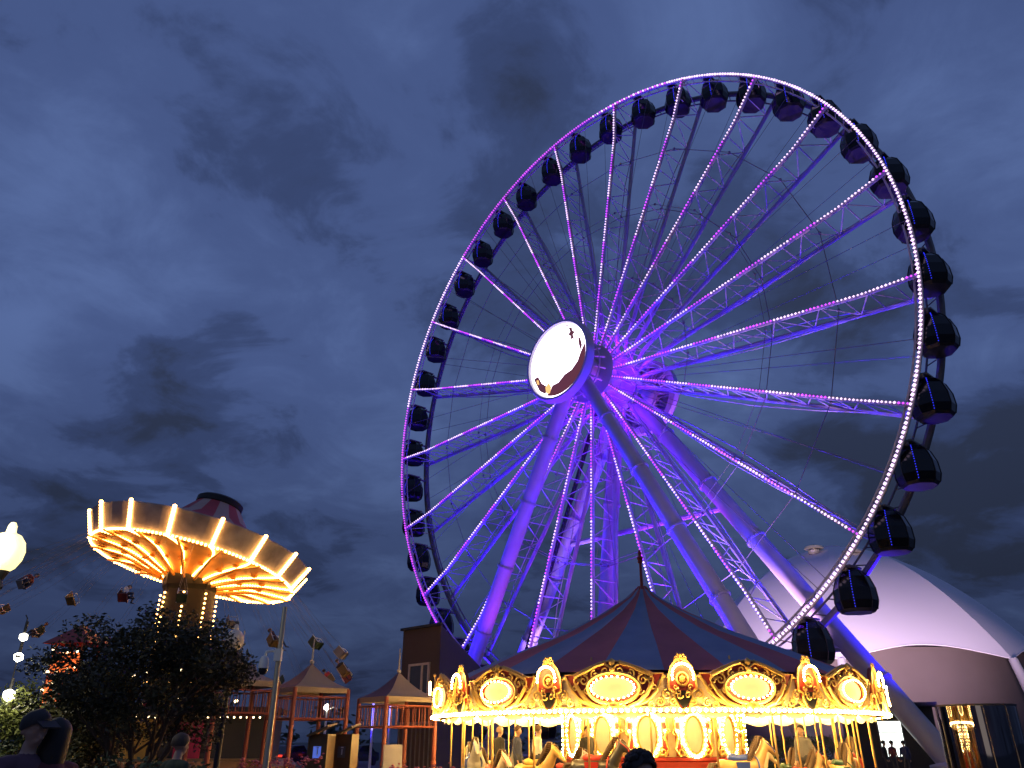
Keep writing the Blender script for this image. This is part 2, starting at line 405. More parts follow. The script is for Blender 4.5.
for i,(t,bt) in enumerate(LEGS): leg(t,bt,.64 if i<2 else .66,.58 if i<2 else .66)
leg((-.4,4.6,HZ-.6),(-4.2,3.9,0),.66,.62,'centre_leg')
b=MB()
for z,y in ((7.,5.2),(17.5,5.2)):
    t=1-z/HZ; b.tube((-18.5*t,y,z),(20.5*t,y,z),.22,n=8)
b.build('cross_tie',M['steel'],wheel,True)
# rack ladder up the rear left leg, boarding deck
b=MB(); p0,p1=Vector((-15.2,3.0,0)),Vector((-.9,2.6,HZ-1.5)); d=(p1-p0); x=Vector((.42,0,.2))
b.tube(p0,p1,.09,n=5); b.tube(p0+x,p1+x,.09,n=5)
for i in range(70): q=p0+d*(i+.5)/70; b.box(q+x*.5,(.55,.2,.10),M4=Matrix.Rotation(-.42,4,'Y'))
b.build('ladder',M['iron'],wheel)
b=MB(); b.box((0,1.5,.6),(26,9,.3))
for i in range(27): b.box((-13+i,-3.05,1.25),(.06,.06,1.1)); b.box((-13+i,6.05,1.25),(.06,.06,1.1))
b.box((0,-3.05,1.8),(26,.07,.07)); b.box((0,6.05,1.8),(26,.07,.07)); b.box((0,-2.5,.2),(25,.2,.5)); b.box((0,5.5,.2),(25,.2,.5))
b.build('boarding_deck',M['dsteel'],wheel)
b=MB()
for z in range(12): 
    for sx in (-1,1):
        for sy in (-1,1): b.tube((-14.2+sx*.6,-1.2+sy*.6,z*.7),(-14.2+sx*.6,-1.2+sy*.6,z*.7+.7),.06,n=4)
    b.tube((-14.8,-1.8,z*.7),(-13.6,-1.8,z*.7+.7),.04,n=4); b.tube((-14.8,-.6,z*.7+.7),(-13.6,-.6,z*.7),.04,n=4); b.tube((-14.8,-1.8,z*.7),(-14.8,-.6,z*.7+.7),.04,n=4)
b.build('scaffold_tower',M['steel'],wheel)
# gondolas
def gondola():
    g0=empty('gondola',(0,0,0))
    rings=[(-1.38,.96,.9),(-1.3,1.12,1.02),(-.78,1.26,1.14),(0.0,1.22,1.12),(.72,.98,.92),(1.14,.60,.58)]
    def oct_(hx,hy,z): 
        c=.36; return [(hx,-hy*c,z),(hx,hy*c,z),(hx*c,hy,z),(-hx*c,hy,z),(-hx,hy*c,z),(-hx,-hy*c,z),(-hx*c,-hy,z),(hx*c,-hy,z)]
    b=MB(); vs=[]
    for z,hx,hy in rings[1:]: vs+=oct_(hx,hy,z)
    fs=[]
    for i in range(len(rings)-2):
        for j in range(8): fs.append((i*8+j,i*8+(j+1)%8,i*8+8+(j+1)%8,i*8+8+j))
    b.add(vs,fs); b.build('cabin',M['glass'],g0)
    b=MB(); z,hx,hy=rings[0]; b.add(oct_(hx,hy,z-.1)+oct_(1.13,1.03,-1.29),[tuple(range(7,-1,-1))]+[(j,(j+1)%8,8+(j+1)%8,8+j) for j in range(8)]+[tuple(range(8,16))])
    b.build('floor_pan',M['gfloor'],g0)
    b=MB(); b.add(oct_(.64,.62,1.12)+oct_(.4,.4,1.3),[(j,(j+1)%8,8+(j+1)%8,8+j) for j in range(8)]+[tuple(range(8,16)),tuple(range(7,-1,-1))])
    b.box((0,0,1.36),(.5,.5,.2)); b.build('roof',M['gfloor'],g0)
    b=MB()
    for j in range(8):
        pts=[]
        for z,hx,hy in rings[1:]: pts.append(Vector(oct_(hx,hy,z)[j])*1.004)
        b.path(pts,.035,4)
    b.build('window_frame',M['gfloor'],g0)
    b=MB()
    for j in (7,3):
        pl=[Vector(oct_(hx,hy,z)[j]) for z,hx,hy in rings[1:]]
        for i in range(15):
            p=along(pl,(i+.5)/15); b.bead(p+Vector((p.x,p.y,0)).normalized()*.05,.04)
    b.build('light_strip',M['ledb'],g0)
    b=MB(); b.tube((0,-1.3,1.2),(0,1.65,1.2),.12,n=8); b.box((0,-.95,1.2),(.5,.16,.3)); b.box((0,.95,1.2),(.5,.16,.3)); b.box((0,0,1.40),(.8,1.5,.12))
    b.build('hanger',M['dsteel'],g0)
    return g0
g0=gondola(); gl=[]
for c_ in g0.children: c_.scale=(.88,1,.9); c_.location.z=.12
for k in range(42):
    a=A0+STEP*.5*(k-.45); o=g0 if k==0 else copy_tree(g0)
    p=WM@(wp(a,WR,1.35)-Vector((0,0,1.2))); o.location=p; o.rotation_euler=(0,0,PHI); gl.append((a,o,proj(p)))
    o['group']='gondolas of the ferris wheel'; o['category']='gondola'
top=min(range(42),key=lambda i:gl[i][2][1])
for i in range(42):
    a,o,p=gl[i]; d=(i-top)%42
    if d==0: s='dark glass gondola at the very top of the ferris wheel'
    elif d<=21: s='dark glass gondola with blue lights, %s clockwise from the topmost one'%ORD[d-1]
    else: s='dark glass gondola with blue lights, %s anticlockwise from the topmost one'%ORD[41-d]
    o['label']=s
# floodlights of the wheel, plus one added lilac fill lamp
BL=(.03,.008,1); VI=(.20,.012,1); MG=(.55,.10,.8)
def wl(p): return WM@Vector(p)
for k in range(5):
    a=TAU*(k+.3)/5
    lamp('hub_flood','POINT',wl(wp(a,3.6,2.2)),900,(.14,.006,1),shadow_soft_size=.4)
MGS=(.55,.10,.9)
for p,aim,c,e,sz in (((-28,-2.2,.6),(-9,-1.3,15),BL,190000,60),((-7,-4.2,.6),(-7,-1.3,17),(.40,.03,1),14000,50),
      ((4.5,-2.2,1.1),(9.5,-1.3,13),BL,95000,62),((28,-10,.6),(11,-1.3,12),(.8,.5,.85),8000,50),  # lilac lamp on the right is added, standing in for ambient purple light
      ((27.5,7.4,.4),(14,5.6,13),BL,60000,42),((9,2.6,1.1),(11,5.4,12),(.80,.42,.85),40000,66),((8,3.0,1.1),(4,5.2,22),(.60,.07,.95),50000,34),
      ((-11,1.8,1.1),(-9,5.2,16),(.70,.36,.9),30000,50),((-26,5.6,.6),(-9,5.2,16),BL,60000,50),((-9,3.0,1.1),(-3.5,4.2,14),BL,20000,60),((1.5,2.4,1.1),(-2.2,4.2,15),(.42,.01,1),12000,60)):
    lamp('leg_flood','SPOT',wl(p),e,c,aim=wl(aim),spot_size=R_(sz),spot_blend=.6,shadow_soft_size=.3)
for sx,y,c,e in ((-14,-15,(.03,.004,1),40000),(8,-14,(.03,.004,1),12000),(-14,15,(.05,.004,1),36000),(14,15,(.05,.004,1),44000)):
    lamp('wheel_flood','SPOT',wl((sx,y,.8)),e,c,aim=wl((sx*.5,1.5,HZ+6)),spot_size=R_(100),spot_blend=.8,shadow_soft_size=.4)

# ================================================================== people (one remeshed body each)
def body_mesh(name,caps,vox,mats,smooth_it=4):
    """caps: (p0,p1,r0,r1,material index) tapered limbs; fused to one continuous skin"""
    b=MB()
    for p0,p1,r0,r1,mi in caps:
        p0=Vector(p0);p1=Vector(p1); d=(p1-p0); 
        if d.length<1e-5: d=Vector((0,0,1e-4))
        n=d.normalized(); pts=[];rs=[]
        for t in (-.99,-.8,-.45,0): pts.append(p0+n*r0*t); rs.append(max(.002,r0*math.sqrt(1-t*t)))
        for t in (.5,): pts.append(p0+d*t); rs.append((r0+r1)/2)
        for t in (0,.45,.8,.99): pts.append(p1+n*r1*t); rs.append(max(.002,r1*math.sqrt(1-t*t)))
        b.path(pts,rs,14)
    me=bpy.data.meshes.new('tmp'); me.from_pydata([tuple(p) for p in b.v],[],b.f); me.update()
    o=bpy.data.objects.new('tmp',me); COL.objects.link(o)
    r=o.modifiers.new('r','REMESH'); r.mode='VOXEL'; r.voxel_size=vox
    s=o.modifiers.new('s','SMOOTH'); s.factor=.5; s.iterations=smooth_it
    dg=bpy.context.evaluated_depsgraph_get(); ev=o.evaluated_get(dg); nm=bpy.data.meshes.new_from_object(ev); nm.name=name
    bpy.data.objects.remove(o); bpy.data.meshes.remove(me)
    nm.materials.clear()
    for m in mats: nm.materials.append(m)
    for f in nm.polygons:
        c=f.center; best=(9,0)
        for p0,p1,r0,r1,mi in caps:
            p0=Vector(p0);d=Vector(p1)-p0; t=max(0,min(1,(c-p0).dot(d)/max(1e-9,d.length_squared)))
            dist=(c-p0-d*t).length-(r0+(r1-r0)*t)
            if dist<best[0]: best=(dist,mi)
        f.material_index=best[1]; f.use_smooth=True
    return nm
def head_caps(c,yaw=0.,pit=0.):
    """head centred at c, face to -y turned by yaw"""
    m=Matrix.Translation(Vector(c))@Matrix.Rotation(yaw,4,'Z')@Matrix.Rotation(pit,4,'X')
    L_=[((0,.012,.03),(0,.0,.035),.092,.088,0),((0,-.02,-.02),(0,-.035,-.07),.078,.05,0),((0,-.098,.0),(0,-.112,-.028),.011,.018,0),
        ((-.078,.01,.0),(-.082,.015,-.03),.022,.014,0),((.078,.01,.0),(.082,.015,-.03),.022,.014,0),
        ((-.03,-.085,.028),(.03,-.085,.028),.012,.012,0),((-.02,-.088,-.062),(.02,-.088,-.062),.011,.011,0)]
    return [(m@Vector(a),m@Vector(b_),r,s,i) for a,b_,r,s,i in L_],m
def hand_caps(w,d):
    w=Vector(w); d=Vector(d).normalized(); x,_=frame(d); L_=[(w,w+d*.075,.028,.034,0)]
    for i,(o,l) in enumerate(((-.03,.07),(-.01,.085),(.01,.08),(.03,.062))):
        a=w+d*.085+x*o; k=a+d*l*.55; L_+=[(a,k,.011,.010,0),(k,k+d*l*.4+d.cross(x)*.02,.010,.008,0)]
    t=w+d*.03-x*.035; L_+=[(t,t-x*.03+d*.035,.013,.010,0)]
    return L_
def person_caps(h=1.72,pose='stand',armL=None,armR=None,yaw=0.,pit=0.):
    s=h/1.72; caps=[]
    if pose=='stand':
        hip=.92; hl=[((-.09,0,hip),(-.10,-.01,.50)),((.09,0,hip),(.10,-.03,.50))]; an=[(-.11,.03,.09),(.12,.0,.09)]
    else:
        hip=.0; hl=[((-.09,0,hip+.02),(-.11,-.42,.04)),((.09,0,hip+.02),(.11,-.42,.04))]; an=[(-.11,-.50,-.38),(.11,-.47,-.38)]
    z=hip
    for (a,k),f in zip(hl,an):
        caps+=[(a,k,.092,.062,2),(k,f,.060,.042,2),((f[0],f[1]+.02,f[2]-.03),(f[0]*1.1,f[1]-.15,f[2]-.05),.042,.036,3)]
    caps+=[((-.06,0,z+.02),(.06,0,z+.02),.115,.115,2),((0,0,z+.1),(0,.01,z+.28),.135,.14,1),((0,.01,z+.28),(0,.01,z+.42),.14,.13,1),
           ((-.13,.012,z+.46),(.13,.012,z+.46),.075,.075,1),((0,.012,z+.5),(0,-.005,z+.60),.058,.052,0)]
    for sx,arm in ((-1,armL),(1,armR)):
        sh=(sx*.185,.012,z+.465)
        el,wr=arm if arm else ((sx*.24,.03,z+.18),(sx*.23,-.08,z-.06))
        caps+=[(sh,el,.056,.043,1),(el,wr,.043,.030,1)]+hand_caps(wr,Vector(wr)-Vector(el))
    hc,hm=head_caps((0,-.02,z+.70),yaw,pit); caps+=hc
    sc_=lambda p: tuple(Vector(p)*s)
    return [(sc_(a),sc_(b_),r*s,q*s,i) for a,b_,r,q,i in caps], hm, s
def hair_mb(hm,s,long=0.,curl=0.,cap=False):
    b=MB(); n=18; vs=[];rows=9
    for i in range(rows+1):
        th=PI*.61*i/rows
        for j in range(n):
            a=TAU*j/n; front=max(0,-math.sin(a)); t=th*(1-.42*front)
            p=Vector((math.cos(a)*math.sin(t)*.104,math.sin(a)*math.sin(t)*.118+.012,math.cos(t)*.118+.03))
            p*=1+.05*noise.noise(p*22)+curl*(.5+noise.noise(p*34)); 
            if long and i>rows-3 and front<.2: p.z-=long*(i-rows+3)/3; p.x*=1.05
            vs.append(hm@p*s)
    fs=[(i*n+j,(i+1)*n+j,(i+1)*n+(j+1)%n,i*n+(j+1)%n) for i in range(rows) for j in range(n)]
    b.add(vs,fs)
    for i in range(3 if curl else 0):
        for j in range(26):
            t=random.random()*1.4; a=random.random()*TAU; 
            if math.sin(a)<-.3 and t>.8: continue
            b.ball(hm@Vector((math.cos(a)*math.sin(t)*.115,math.sin(a)*math.sin(t)*.13+.012,math.cos(t)*.13+.03))*s,.032*s)
    if cap:
        b.add([hm@Vector(p)*s for p in ((-.075,-.09,.075),(.075,-.09,.075),(.07,-.19,.055),(-.07,-.19,.055),(-.075,-.09,.088),(.075,-.09,.088),(.07,-.19,.066),(-.07,-.19,.066))],
              [(0,1,2,3),(7,6,5,4),(0,4,5,1),(1,5,6,2),(2,6,7,3),(3,7,4,0)])
    return b
PROTO={}
def person(key,loc,rz,label,top,hairm,h=1.72,pose='stand',vox=.03,long=0.,curl=0.,cap=False,group=None,**kw):
    if key not in PROTO:
        caps,hm,s=person_caps(h,pose,**kw)
        PROTO[key]=(body_mesh('body',caps,vox,[M['skin'],CLOTH[0],M['jeans'],M['shoe']]),hair_mb(hm,s,long,curl,cap),None)
    me,hb,hme=PROTO[key]
    o=bpy.data.objects.new('person',me); COL.objects.link(o); o.location=loc; o.rotation_euler=(0,0,rz)
    tag(o,label,'person',group); ownmat(o,None,top)
    if hme is None:
        ho=hb.build('hair',hairm,o,True); PROTO[key]=(me,hb,ho.data)
    else:
        ho=bpy.data.objects.new('hair',hme); COL.objects.link(ho); ho.parent=o; ownmat(ho,hairm)
    return o
# ================================================================== CAROUSEL
CR=6.98; CD=27.6; CAZ=R_(9.5); CC=Vector((CD*math.sin(CAZ),CD*math.cos(CAZ),0)); NSEG=13; SEG=TAU/NSEG
car=empty('carousel',CC,-CAZ,'old fashioned carousel with red and blue striped canopy and glowing gilded rounding boards','carousel')
CM=Matrix.Translation(CC)@Matrix.Rotation(-CAZ,4,'Z')
def cpt(a,r,z): return Vector((r*math.sin(a),-r*math.cos(a),z))     # a=0 faces the photographer
ZB,ZT=2.42,3.30                                                      # rounding boards
# canopy: gathered cloth panels, red and blue in turn
prof=[(.22,6.55),(.6,6.22),(1.6,5.62),(3.2,4.84),(5.,4.12),(6.2,3.62),(6.82,3.33)]
NP=26
cr_=MB()
for k in range(NP):
    cr_.mi=k%2; sub=6; vs=[]
    for j in range(sub+1):
        a=TAU*(k+j/sub)/NP+.06; s=math.sin(PI*j/sub)
        for i,(r,z) in enumerate(prof):
            f=i/(len(prof)-1); vs.append(cpt(a,r,z-.10*s*math.sin(PI*min(1,f*1.05))+.045*noise.noise(Vector((r*1.1,a*7,1)))))
    n=len(prof); cr_.add(vs,[(j*n+i,j*n+i+1,(j+1)*n+i+1,(j+1)*n+i) for j in range(sub) for i in range(n-1)])
cr_.build('canopy',[M['canred'],M['canblue']],car,True)
b=MB(); b.lathe([(0,6.62),(.16,6.62),(.28,6.5),(.30,6.35),(.24,6.3)],20); b.tube((0,0,6.6),(0,0,7.45),.055,.04,8)
b.ball((0,0,7.5),.10); b.lathe([(0,7.5),(.09,7.56),(.11,7.62),(.05,7.72),(.07,7.8),(0,7.95)],10)
b.build('finial',M['dred'],car,True)
b=MB(); b.lathe([(2.4,2.86),(6.84,2.62)],52); b.build('ceiling',M['canback'],car,True)
for i in range(0): pass
# cornice rings, hanging valance
b=MB(); b.lathe([(CR-.16,ZB-.06),(CR+.03,ZB-.06),(CR+.05,ZB),(CR-.10,ZB+.02)],104); b.build('lower_moulding',M['gold'],car,True)
b=MB(); nv=260; vs=[]
for i in range(nv+1):
    a=TAU*i/nv; sc_=abs(math.sin(a*NSEG*1.5)); vs+=[cpt(a,CR-.22,ZB+.16),cpt(a,CR-.24,ZB-.06-.14*sc_)]
b.add(vs,[(2*i,2*i+1,2*i+3,2*i+2) for i in range(nv)]); b.build('valance',M['valance'],car,True)
b=MB(); nbulb=NSEG*22
for i in range(nbulb): b.ball(cpt(TAU*(i+.5)/nbulb,CR+.17,ZB-.03),.044)
b.build('bulb_string',M['bulb'],car)
# rounding board: wide cartouche with lit oval
def onring(x,z,out): 
    """x along the ring measured in metres, z up, out = distance proud of the board ring"""
    return cpt(x/CR,CR+out,z)
def sheet(b,outline,out0,out1,c):
    """thick carved plate following the ring, outline is star shaped about c"""
    n=len(outline); vs=[onring(c[0],c[1],out1)]+[onring(x,z,out1) for x,z in outline]+[onring(x,z,out0) for x,z in outline]
    b.add(vs,[(0,i+1,(i+1)%n+1) for i in range(n)]+[(i+1,i+1+n,(i+1)%n+1+n,(i+1)%n+1) for i in range(n)])
def ell(cx,cz,rx,rz,n=36,a0=0,a1=TAU): return [(cx+rx*math.cos(a0+(a1-a0)*i/n),cz+rz*math.sin(a0+(a1-a0)*i/n)) for i in range(n)]
def scroll(b,x,z,r,turns,dirn,start,out,th=.03,n=16):
    pts=[];rs=[]
    for i in range(n+1):
        t=i/n; a=start+dirn*turns*TAU*t; q=r*(1-.85*t); pts.append(onring(x+q*math.cos(a),z+q*math.sin(a),out)); rs.append(th*(1-.55*t))
    b.path(pts,rs,5)
def ribbon(b,pts,out,th): b.path([onring(x,z,out) for x,z in pts],th,5)
HS=SEG*CR/2                      # half a segment along the ring
zc=(ZB+ZT)/2+.02
b=MB(); b.mi=0                                                       # cream ground panel, whole segment
vs=[];ns=10
for i in range(ns+1):
    x=-HS+2*HS*i/ns; vs+=[onring(x,ZB,0),onring(x,ZT-.12-.06*math.cos(PI*x/HS),.0)]
b.add(vs,[(2*i,2*i+2,2*i+3,2*i+1) for i in range(ns)])
half=[(0,ZT+.26),(.30,ZT+.22),(.68,ZT+.08),(1.0,ZT-.06),(1.24,ZT-.06),(1.14,ZT-.32),(.90,ZT-.60),(.58,ZB+.10),(.24,ZB-.02),(0,ZB-.06)]
outl=half+[(-x,z) for x,z in half[-2:0:-1]]
b.mi=1; sheet(b,outl[::-1],0,.06,(0,zc))
b.mi=2; half2=[(x*.86,zc+(z-zc)*.88) for x,z in half]; 
rb=b.build('rounding_board',[M['cream'],M['dred'],M['red']],car,False)
b=MB()
ribbon(b,[(x,z) for x,z in outl]+[outl[0]],.07,.024)
b.mi=0
ribbon(b,ell(0,zc+.03,.66,.37,40)+[(.66,zc+.03)],.10,.04); ribbon(b,ell(0,zc+.03,.80,.47,40,PI*1.03,PI*1.97),.08,.035)
for s in (-1,1):
    scroll(b,s*.17,ZT+.02,.15,1.4,s,PI/2,.10); scroll(b,s*.44,ZT-.07,.12,1.3,-s,PI/2,.10); scroll(b,s*.74,ZT-.20,.13,1.3,s,PI/2,.10)
    scroll(b,s*.66,ZB+.42,.10,1.2,-s,0,.10); scroll(b,s*.22,ZB+.06,.11,1.3,s,PI/2,.11); scroll(b,s*.92,ZT-.22,.09,1.2,-s,PI*.5,.09)
    ribbon(b,[(s*x,z) for x,z in ((.20,ZT+.19),(.42,ZT+.13),(.70,ZT+.00),(.98,ZT-.12))],.11,.04)
    ribbon(b,[(s*x,z) for x,z in ((1.40,ZT-.16),(1.24,ZT-.13),(1.13,ZT-.26),(1.06,ZT-.46),(.84,ZT-.68),(.60,ZB+.10))],.05,.035)
    ribbon(b,[(s*x,z) for x,z in ((.95,ZT-.3),(.82,ZT-.52),(.62,ZB+.16),(.36,ZB+.06))],.09,.05)
    for (qx,qz,qr,dd) in ((1.30,ZB+.34,.12,s),(1.12,ZB+.16,.11,-s),(1.46,ZB+.16,.09,s),(.92,ZB+.10,.09,s),(1.42,ZT-.40,.10,-s),(1.0,ZT-.36,.08,s),(.86,ZT-.10,.10,-s)): scroll(b,s*qx,qz,qr,1.4,dd,PI/2,.06,.028)
    ribbon(b,[(s*x,z) for x,z in ((.5,ZB+.02),(.8,ZB+.05),(1.1,ZB+.01),(1.4,ZB+.06),(1.6,ZB+.02))],.07,.03)
    for t in range(5): b.ball(onring(s*(.2+.16*t),ZT+.23-.055*t-.012*t*t,.07),.05,(1,.7,1))
b.ball(onring(0,ZT+.22,.10),.10,(1,.7,1)); b.ball(onring(0,ZT+.05,.12),.08); b.ball(onring(0,ZB+.08,.12),.12,(1.2,.6,1)); b.ball(onring(0,ZB-.02,.12),.07)
b.build('gilt_carving',M['gold'],rb,True)
b=MB(); sheet(b,ell(0,zc+.03,.52,.26,36)[::-1],.05,.085,(0,zc+.03)); b.build('medallion',M['medal'],rb)
b=MB()
for x,z in ell(0,zc+.03,.53,.265,24): b.ball(onring(x,z,.20),.023)
b.build('bulb_ring',M['bulbr'],rb)
# narrow shield between two boards
SH=MB(); X0=HS
def sx(pts,s=1): return [(X0+s*x,z) for x,z in pts]
arch=[(0,ZT+.30),(.12,ZT+.25),(.25,ZT+.10),(.33,ZT-.14),(.33,ZT-.42),(.20,ZT-.50),(.22,ZB+.30),(.12,ZB+.02),(0,ZB-.05)]
shout=sx(arch)+[(X0-x,z) for x,z in arch[-2:0:-1]]
SH.mi=0; sheet(SH,shout[::-1],0,.10,(X0,zc))
SH.mi=1; lowp=[(0,ZT-.46),(.2,ZT-.48),(.18,ZB+.25),(.08,ZB+.08),(0,ZB-.02)]; sheet(SH,(sx(lowp)+[(X0-x,z) for x,z in lowp[-2:0:-1]])[::-1],.1,.15,(X0,ZB+.3))
sh=SH.build('shield',[M['dred'],M['swcol']],car)
b=MB(); ribbon(b,shout+[shout[0]],.11,.028); ribbon(b,ell(X0,ZT-.2,.13,.15,20)+[(X0+.13,ZT-.2)],.13,.03)
b.ball(onring(X0,ZT-.2,.14),.085,(1,.8,1.2)); b.ball(onring(X0,ZT-.22,.2),.035)
for s in (-1,1):
    scroll(b,X0+s*.09,ZT+.30,.09,1.3,s,PI/2,.12,.028); scroll(b,X0+s*.11,ZT-.5,.08,1.2,-s,PI/2,.16,.024); scroll(b,X0+s*.10,ZB+.3,.08,1.2,s,0,.17,.022)
    scroll(b,X0+s*.17,ZT-.38,.06,1.1,s,0,.14,.02)
b.ball(onring(X0,ZT+.36,.12),.06); b.ball(onring(X0,ZB-.04,.14),.05,(1,1,1.5))
b.build('gilt_carving',M['gold'],sh,True)
b=MB()
for i in range(15):
    t=-1+2*i/14; x=math.sin(t*1.75)*.25; z=ZT-.10+math.cos(t*1.75)*.25-.06*abs(t)**3
    b.ball(onring(X0+x,z,.27),.031)
b.build('bulb_arch',M['bulbr'],sh)
RA0=R_(-7.2)
for k in range(NSEG):
    for p in (rb,sh):
        o=p if k==0 else copy_tree(p,car); o.rotation_euler=(0,0,RA0+SEG*k)
# drum in the middle
DR=2.85
b=MB(); b.lathe([(DR,.4),(DR,1.17),(DR+.06,1.2),(DR+.06,1.27),(DR-.02,1.3)],NSEG*4); b.build('drum_base',M['red'],car)
b=MB(); b.lathe([(DR-.03,1.3),(DR-.03,2.9)],NSEG*4); drum=b.build('drum',M['cream'],car)
dp=MB()
def dpt(x,z,o): return cpt(x/DR,DR+o,z)
DH=SEG*DR/2
def drib(b,pts,o,th): b.path([dpt(x,z,o) for x,z in pts],th,5)
drib(dp,ell(0,1.88,.30,.52,28)+[(.30,1.88)],.03,.05)
for s in (-1,1):
    drib(dp,[(s*.46,1.3),(s*.60,1.5),(s*.50,1.8),(s*.60,2.1),(s*.5,2.6)],.03,.04)
    pts=[]; 
    for (x0,z0,r,dr,st) in ((s*.42,1.44,.14,s,PI/2),(s*.5,2.42,.13,-s,PI/2),(s*.2,2.58,.12,s,0),(s*.2,1.36,.11,-s,PI/2),(s*.57,1.95,.10,s,0)):
        q=[dpt(x0+r*(1-.85*i/14)*math.cos(st+dr*1.3*TAU*i/14),z0+r*(1-.85*i/14)*math.sin(st+dr*1.3*TAU*i/14),.03) for i in range(15)]; dp.path(q,.028,5)
dp.mi=1
n=28; vs=[dpt(0,1.88,.015)]+[dpt(x,z,.015) for x,z in ell(0,1.88,.29,.51,n)]; dp.add(vs,[(0,(i+1)%n+1,i+1) for i in range(n)])
dp.mi=2; dp.add([dpt(-.58,1.32,.004),dpt(-.42,1.32,.004),dpt(-.42,2.2,.004),dpt(-.58,2.2,.004)],[(0,1,2,3)]); dp.add([dpt(.42,1.32,.004),dpt(.58,1.32,.004),dpt(.58,2.2,.004),dpt(.42,2.2,.004)],[(0,1,2,3)])
for s in (-1,1): dp.add([dpt(s*.3-.09,2.66,.004),dpt(s*.3+.09,2.66,.004),dpt(s*.3+.05,2.5,.004),dpt(s*.3-.05,2.5,.004)],[(3,2,1,0)])
dpo=dp.build('drum_mirror',[M['gold'],M['mirror'],M['red']],car)
b=MB()
for x,z in ell(0,1.88,.37,.59,26): b.ball(dpt(x,z,.07),.026)
for s in (-1,1):
    for z in (2.30,2.42,2.54): b.ball(dpt(s*.5,z,.08),.03)
    b.ball(dpt(s*.5,1.98,.08),.03)
b.build('bulb_ring',M['bulbd'],dpo)
for k in range(NSEG):
    o=dpo if k==0 else copy_tree(dpo,car); o.rotation_euler=(0,0,R_(-3)+SEG*k)
b=MB(); b.lathe([(0,.36),(6.75,.36),(6.9,.30),(6.9,.12),(6.75,.05),(6.6,0)],78); b.build('platform',M['platform'],car)
b=MB(); nq=40
for i in range(nq): b.ball(cpt(TAU*i/nq,DR+.35,2.74),.05)
for i in range(150): b.ball(cpt(TAU*i/150,CR-.42,2.52),.04)
for i in range(48): b.ball(cpt(TAU*i/48,4.9,2.66),.045)
b.build('ceiling_bulb',M['bulbd'],car)
b=MB()
for k in range(NSEG): b.box(cpt(SEG*k+.2,5.0,2.66),(.08,3.9,.10),rz=SEG*k+.2)
b.build('sweep',M['dred'],car)
for k in range(NSEG*2):
    b=MB(); b.tube(cpt(SEG*(k*.5+.25)+RA0,6.55,.36),cpt(SEG*(k*.5+.25)+RA0,6.55,2.72),.026,n=8)
    if k==0: pl0=b.build('pole',M['brass'],car)
    else: b.build('pole',M['brass'],car)
# ---- horses
hc=[((-.42,0,.0),(.38,0,.02),.23,.22,0),((.38,0,.05),(.62,0,.42),.19,.125,0),((.62,0,.42),(.72,0,.58),.125,.10,0),((.70,0,.58),(.98,0,.36),.105,.062,0),((.98,0,.36),(1.03,0,.32),.062,.05,0),
    ((.66,-.05,.66),(.65,-.06,.76),.035,.012,0),((.66,.05,.66),(.65,.06,.76),.035,.012,0),((-.5,0,.05),(-.42,0,.0),.20,.23,0)]
for s in (-1,1):
    hc+=[((.40,s*.12,-.10),(.70,s*.13,-.28),.11,.07,0),((.70,s*.13,-.28),(.55,s*.13,-.56),.062,.045,0),((.55,s*.13,-.56),(.44,s*.13,-.56),.05,.055,1),
         ((-.46,s*.12,-.08),(-.48,s*.13,-.38),.14,.085,0),((-.48,s*.13,-.38),(-.74,s*.13,-.58),.07,.05,0),((-.74,s*.13,-.58),(-.80,s*.13,-.74),.05,.042,0),((-.80,s*.13,-.74),(-.76,s*.13,-.80),.05,.055,1)]
COATS=[('cream',(.75,.62,.40)),('chestnut',(.26,.10,.03)),('dapple grey',(.38,.36,.33)),('black',(.03,.028,.025)),('palomino',(.55,.33,.11))]
SADS=[('red',(.45,.03,.02)),('green',(.03,.09,.05)),('blue',(.04,.08,.35)),('gold',(.6,.38,.06))]
cm={n:mat(n+' horse paint',c,.35,0,.12,6,coat=.3) for n,c in COATS}; sm_={n:mat(n+' saddle leather',c,.4,0,.15,8) for n,c in SADS}
hmesh=body_mesh('body',hc,.028,[cm['cream'],M['hair']],3)
h0=empty('carousel_horse',(0,0,0))
hb=bpy.data.objects.new('body',hmesh); COL.objects.link(hb); hb.parent=h0
b=MB()
for i in range(11):
    t=i/10; p=Vector((.30+.32*t,0,.26+.46*t)); 
    for s in (-1,1): b.path([p+Vector((0,0,.02)),p+Vector((-.10,s*.05,.03)),p+Vector((-.17,s*.10,-.09)),p+Vector((-.15,s*.12,-.19))],[.035,.04,.03,.008],5)
b.path([(.72,0,.70),(.80,.02,.62),(.84,.03,.54)],[.04,.03,.01],5); b.build('mane',M['hairb'],h0,True)
b=MB()
for s in (-.04,0,.04): b.path([(-.66,s,.12),(-.80,s*1.5,.12),(-.92,s*2,-.10),(-.95,s*2.4,-.36)],[.05,.06,.05,.01],6)
b.build('tail',M['hairb'],h0,True)
b=MB(); b.path([(-.34,0,.30),(-.25,0,.27),(-.05,0,.24),(.12,0,.27),(.18,0,.34)],[.05,.11,.10,.09,.03],12)
for s in (-1,1): b.box((-.05,s*.215,.06),(.30,.03,.24),taper=1.25); b.tube((.02,s*.25,-.05),(.04,s*.27,-.34),.014,n=5); b.box((.05,s*.27,-.36),(.12,.07,.03))
b.path([(.34,0,.30)]+[(.36+.02*math.cos(a),.24*math.sin(a),.06+.24*math.cos(a)) for a in [TAU*i/16 for i in range(17)]],.022,5)
b.path([(.93,.075,.40),(.88,.085,.50),(.72,.10,.62),(.66,0,.70),(.72,-.10,.62),(.88,-.085,.50),(.93,-.075,.40)],.014,5)
b.build('saddle',sm_['red'],h0,True)
b=MB(); 
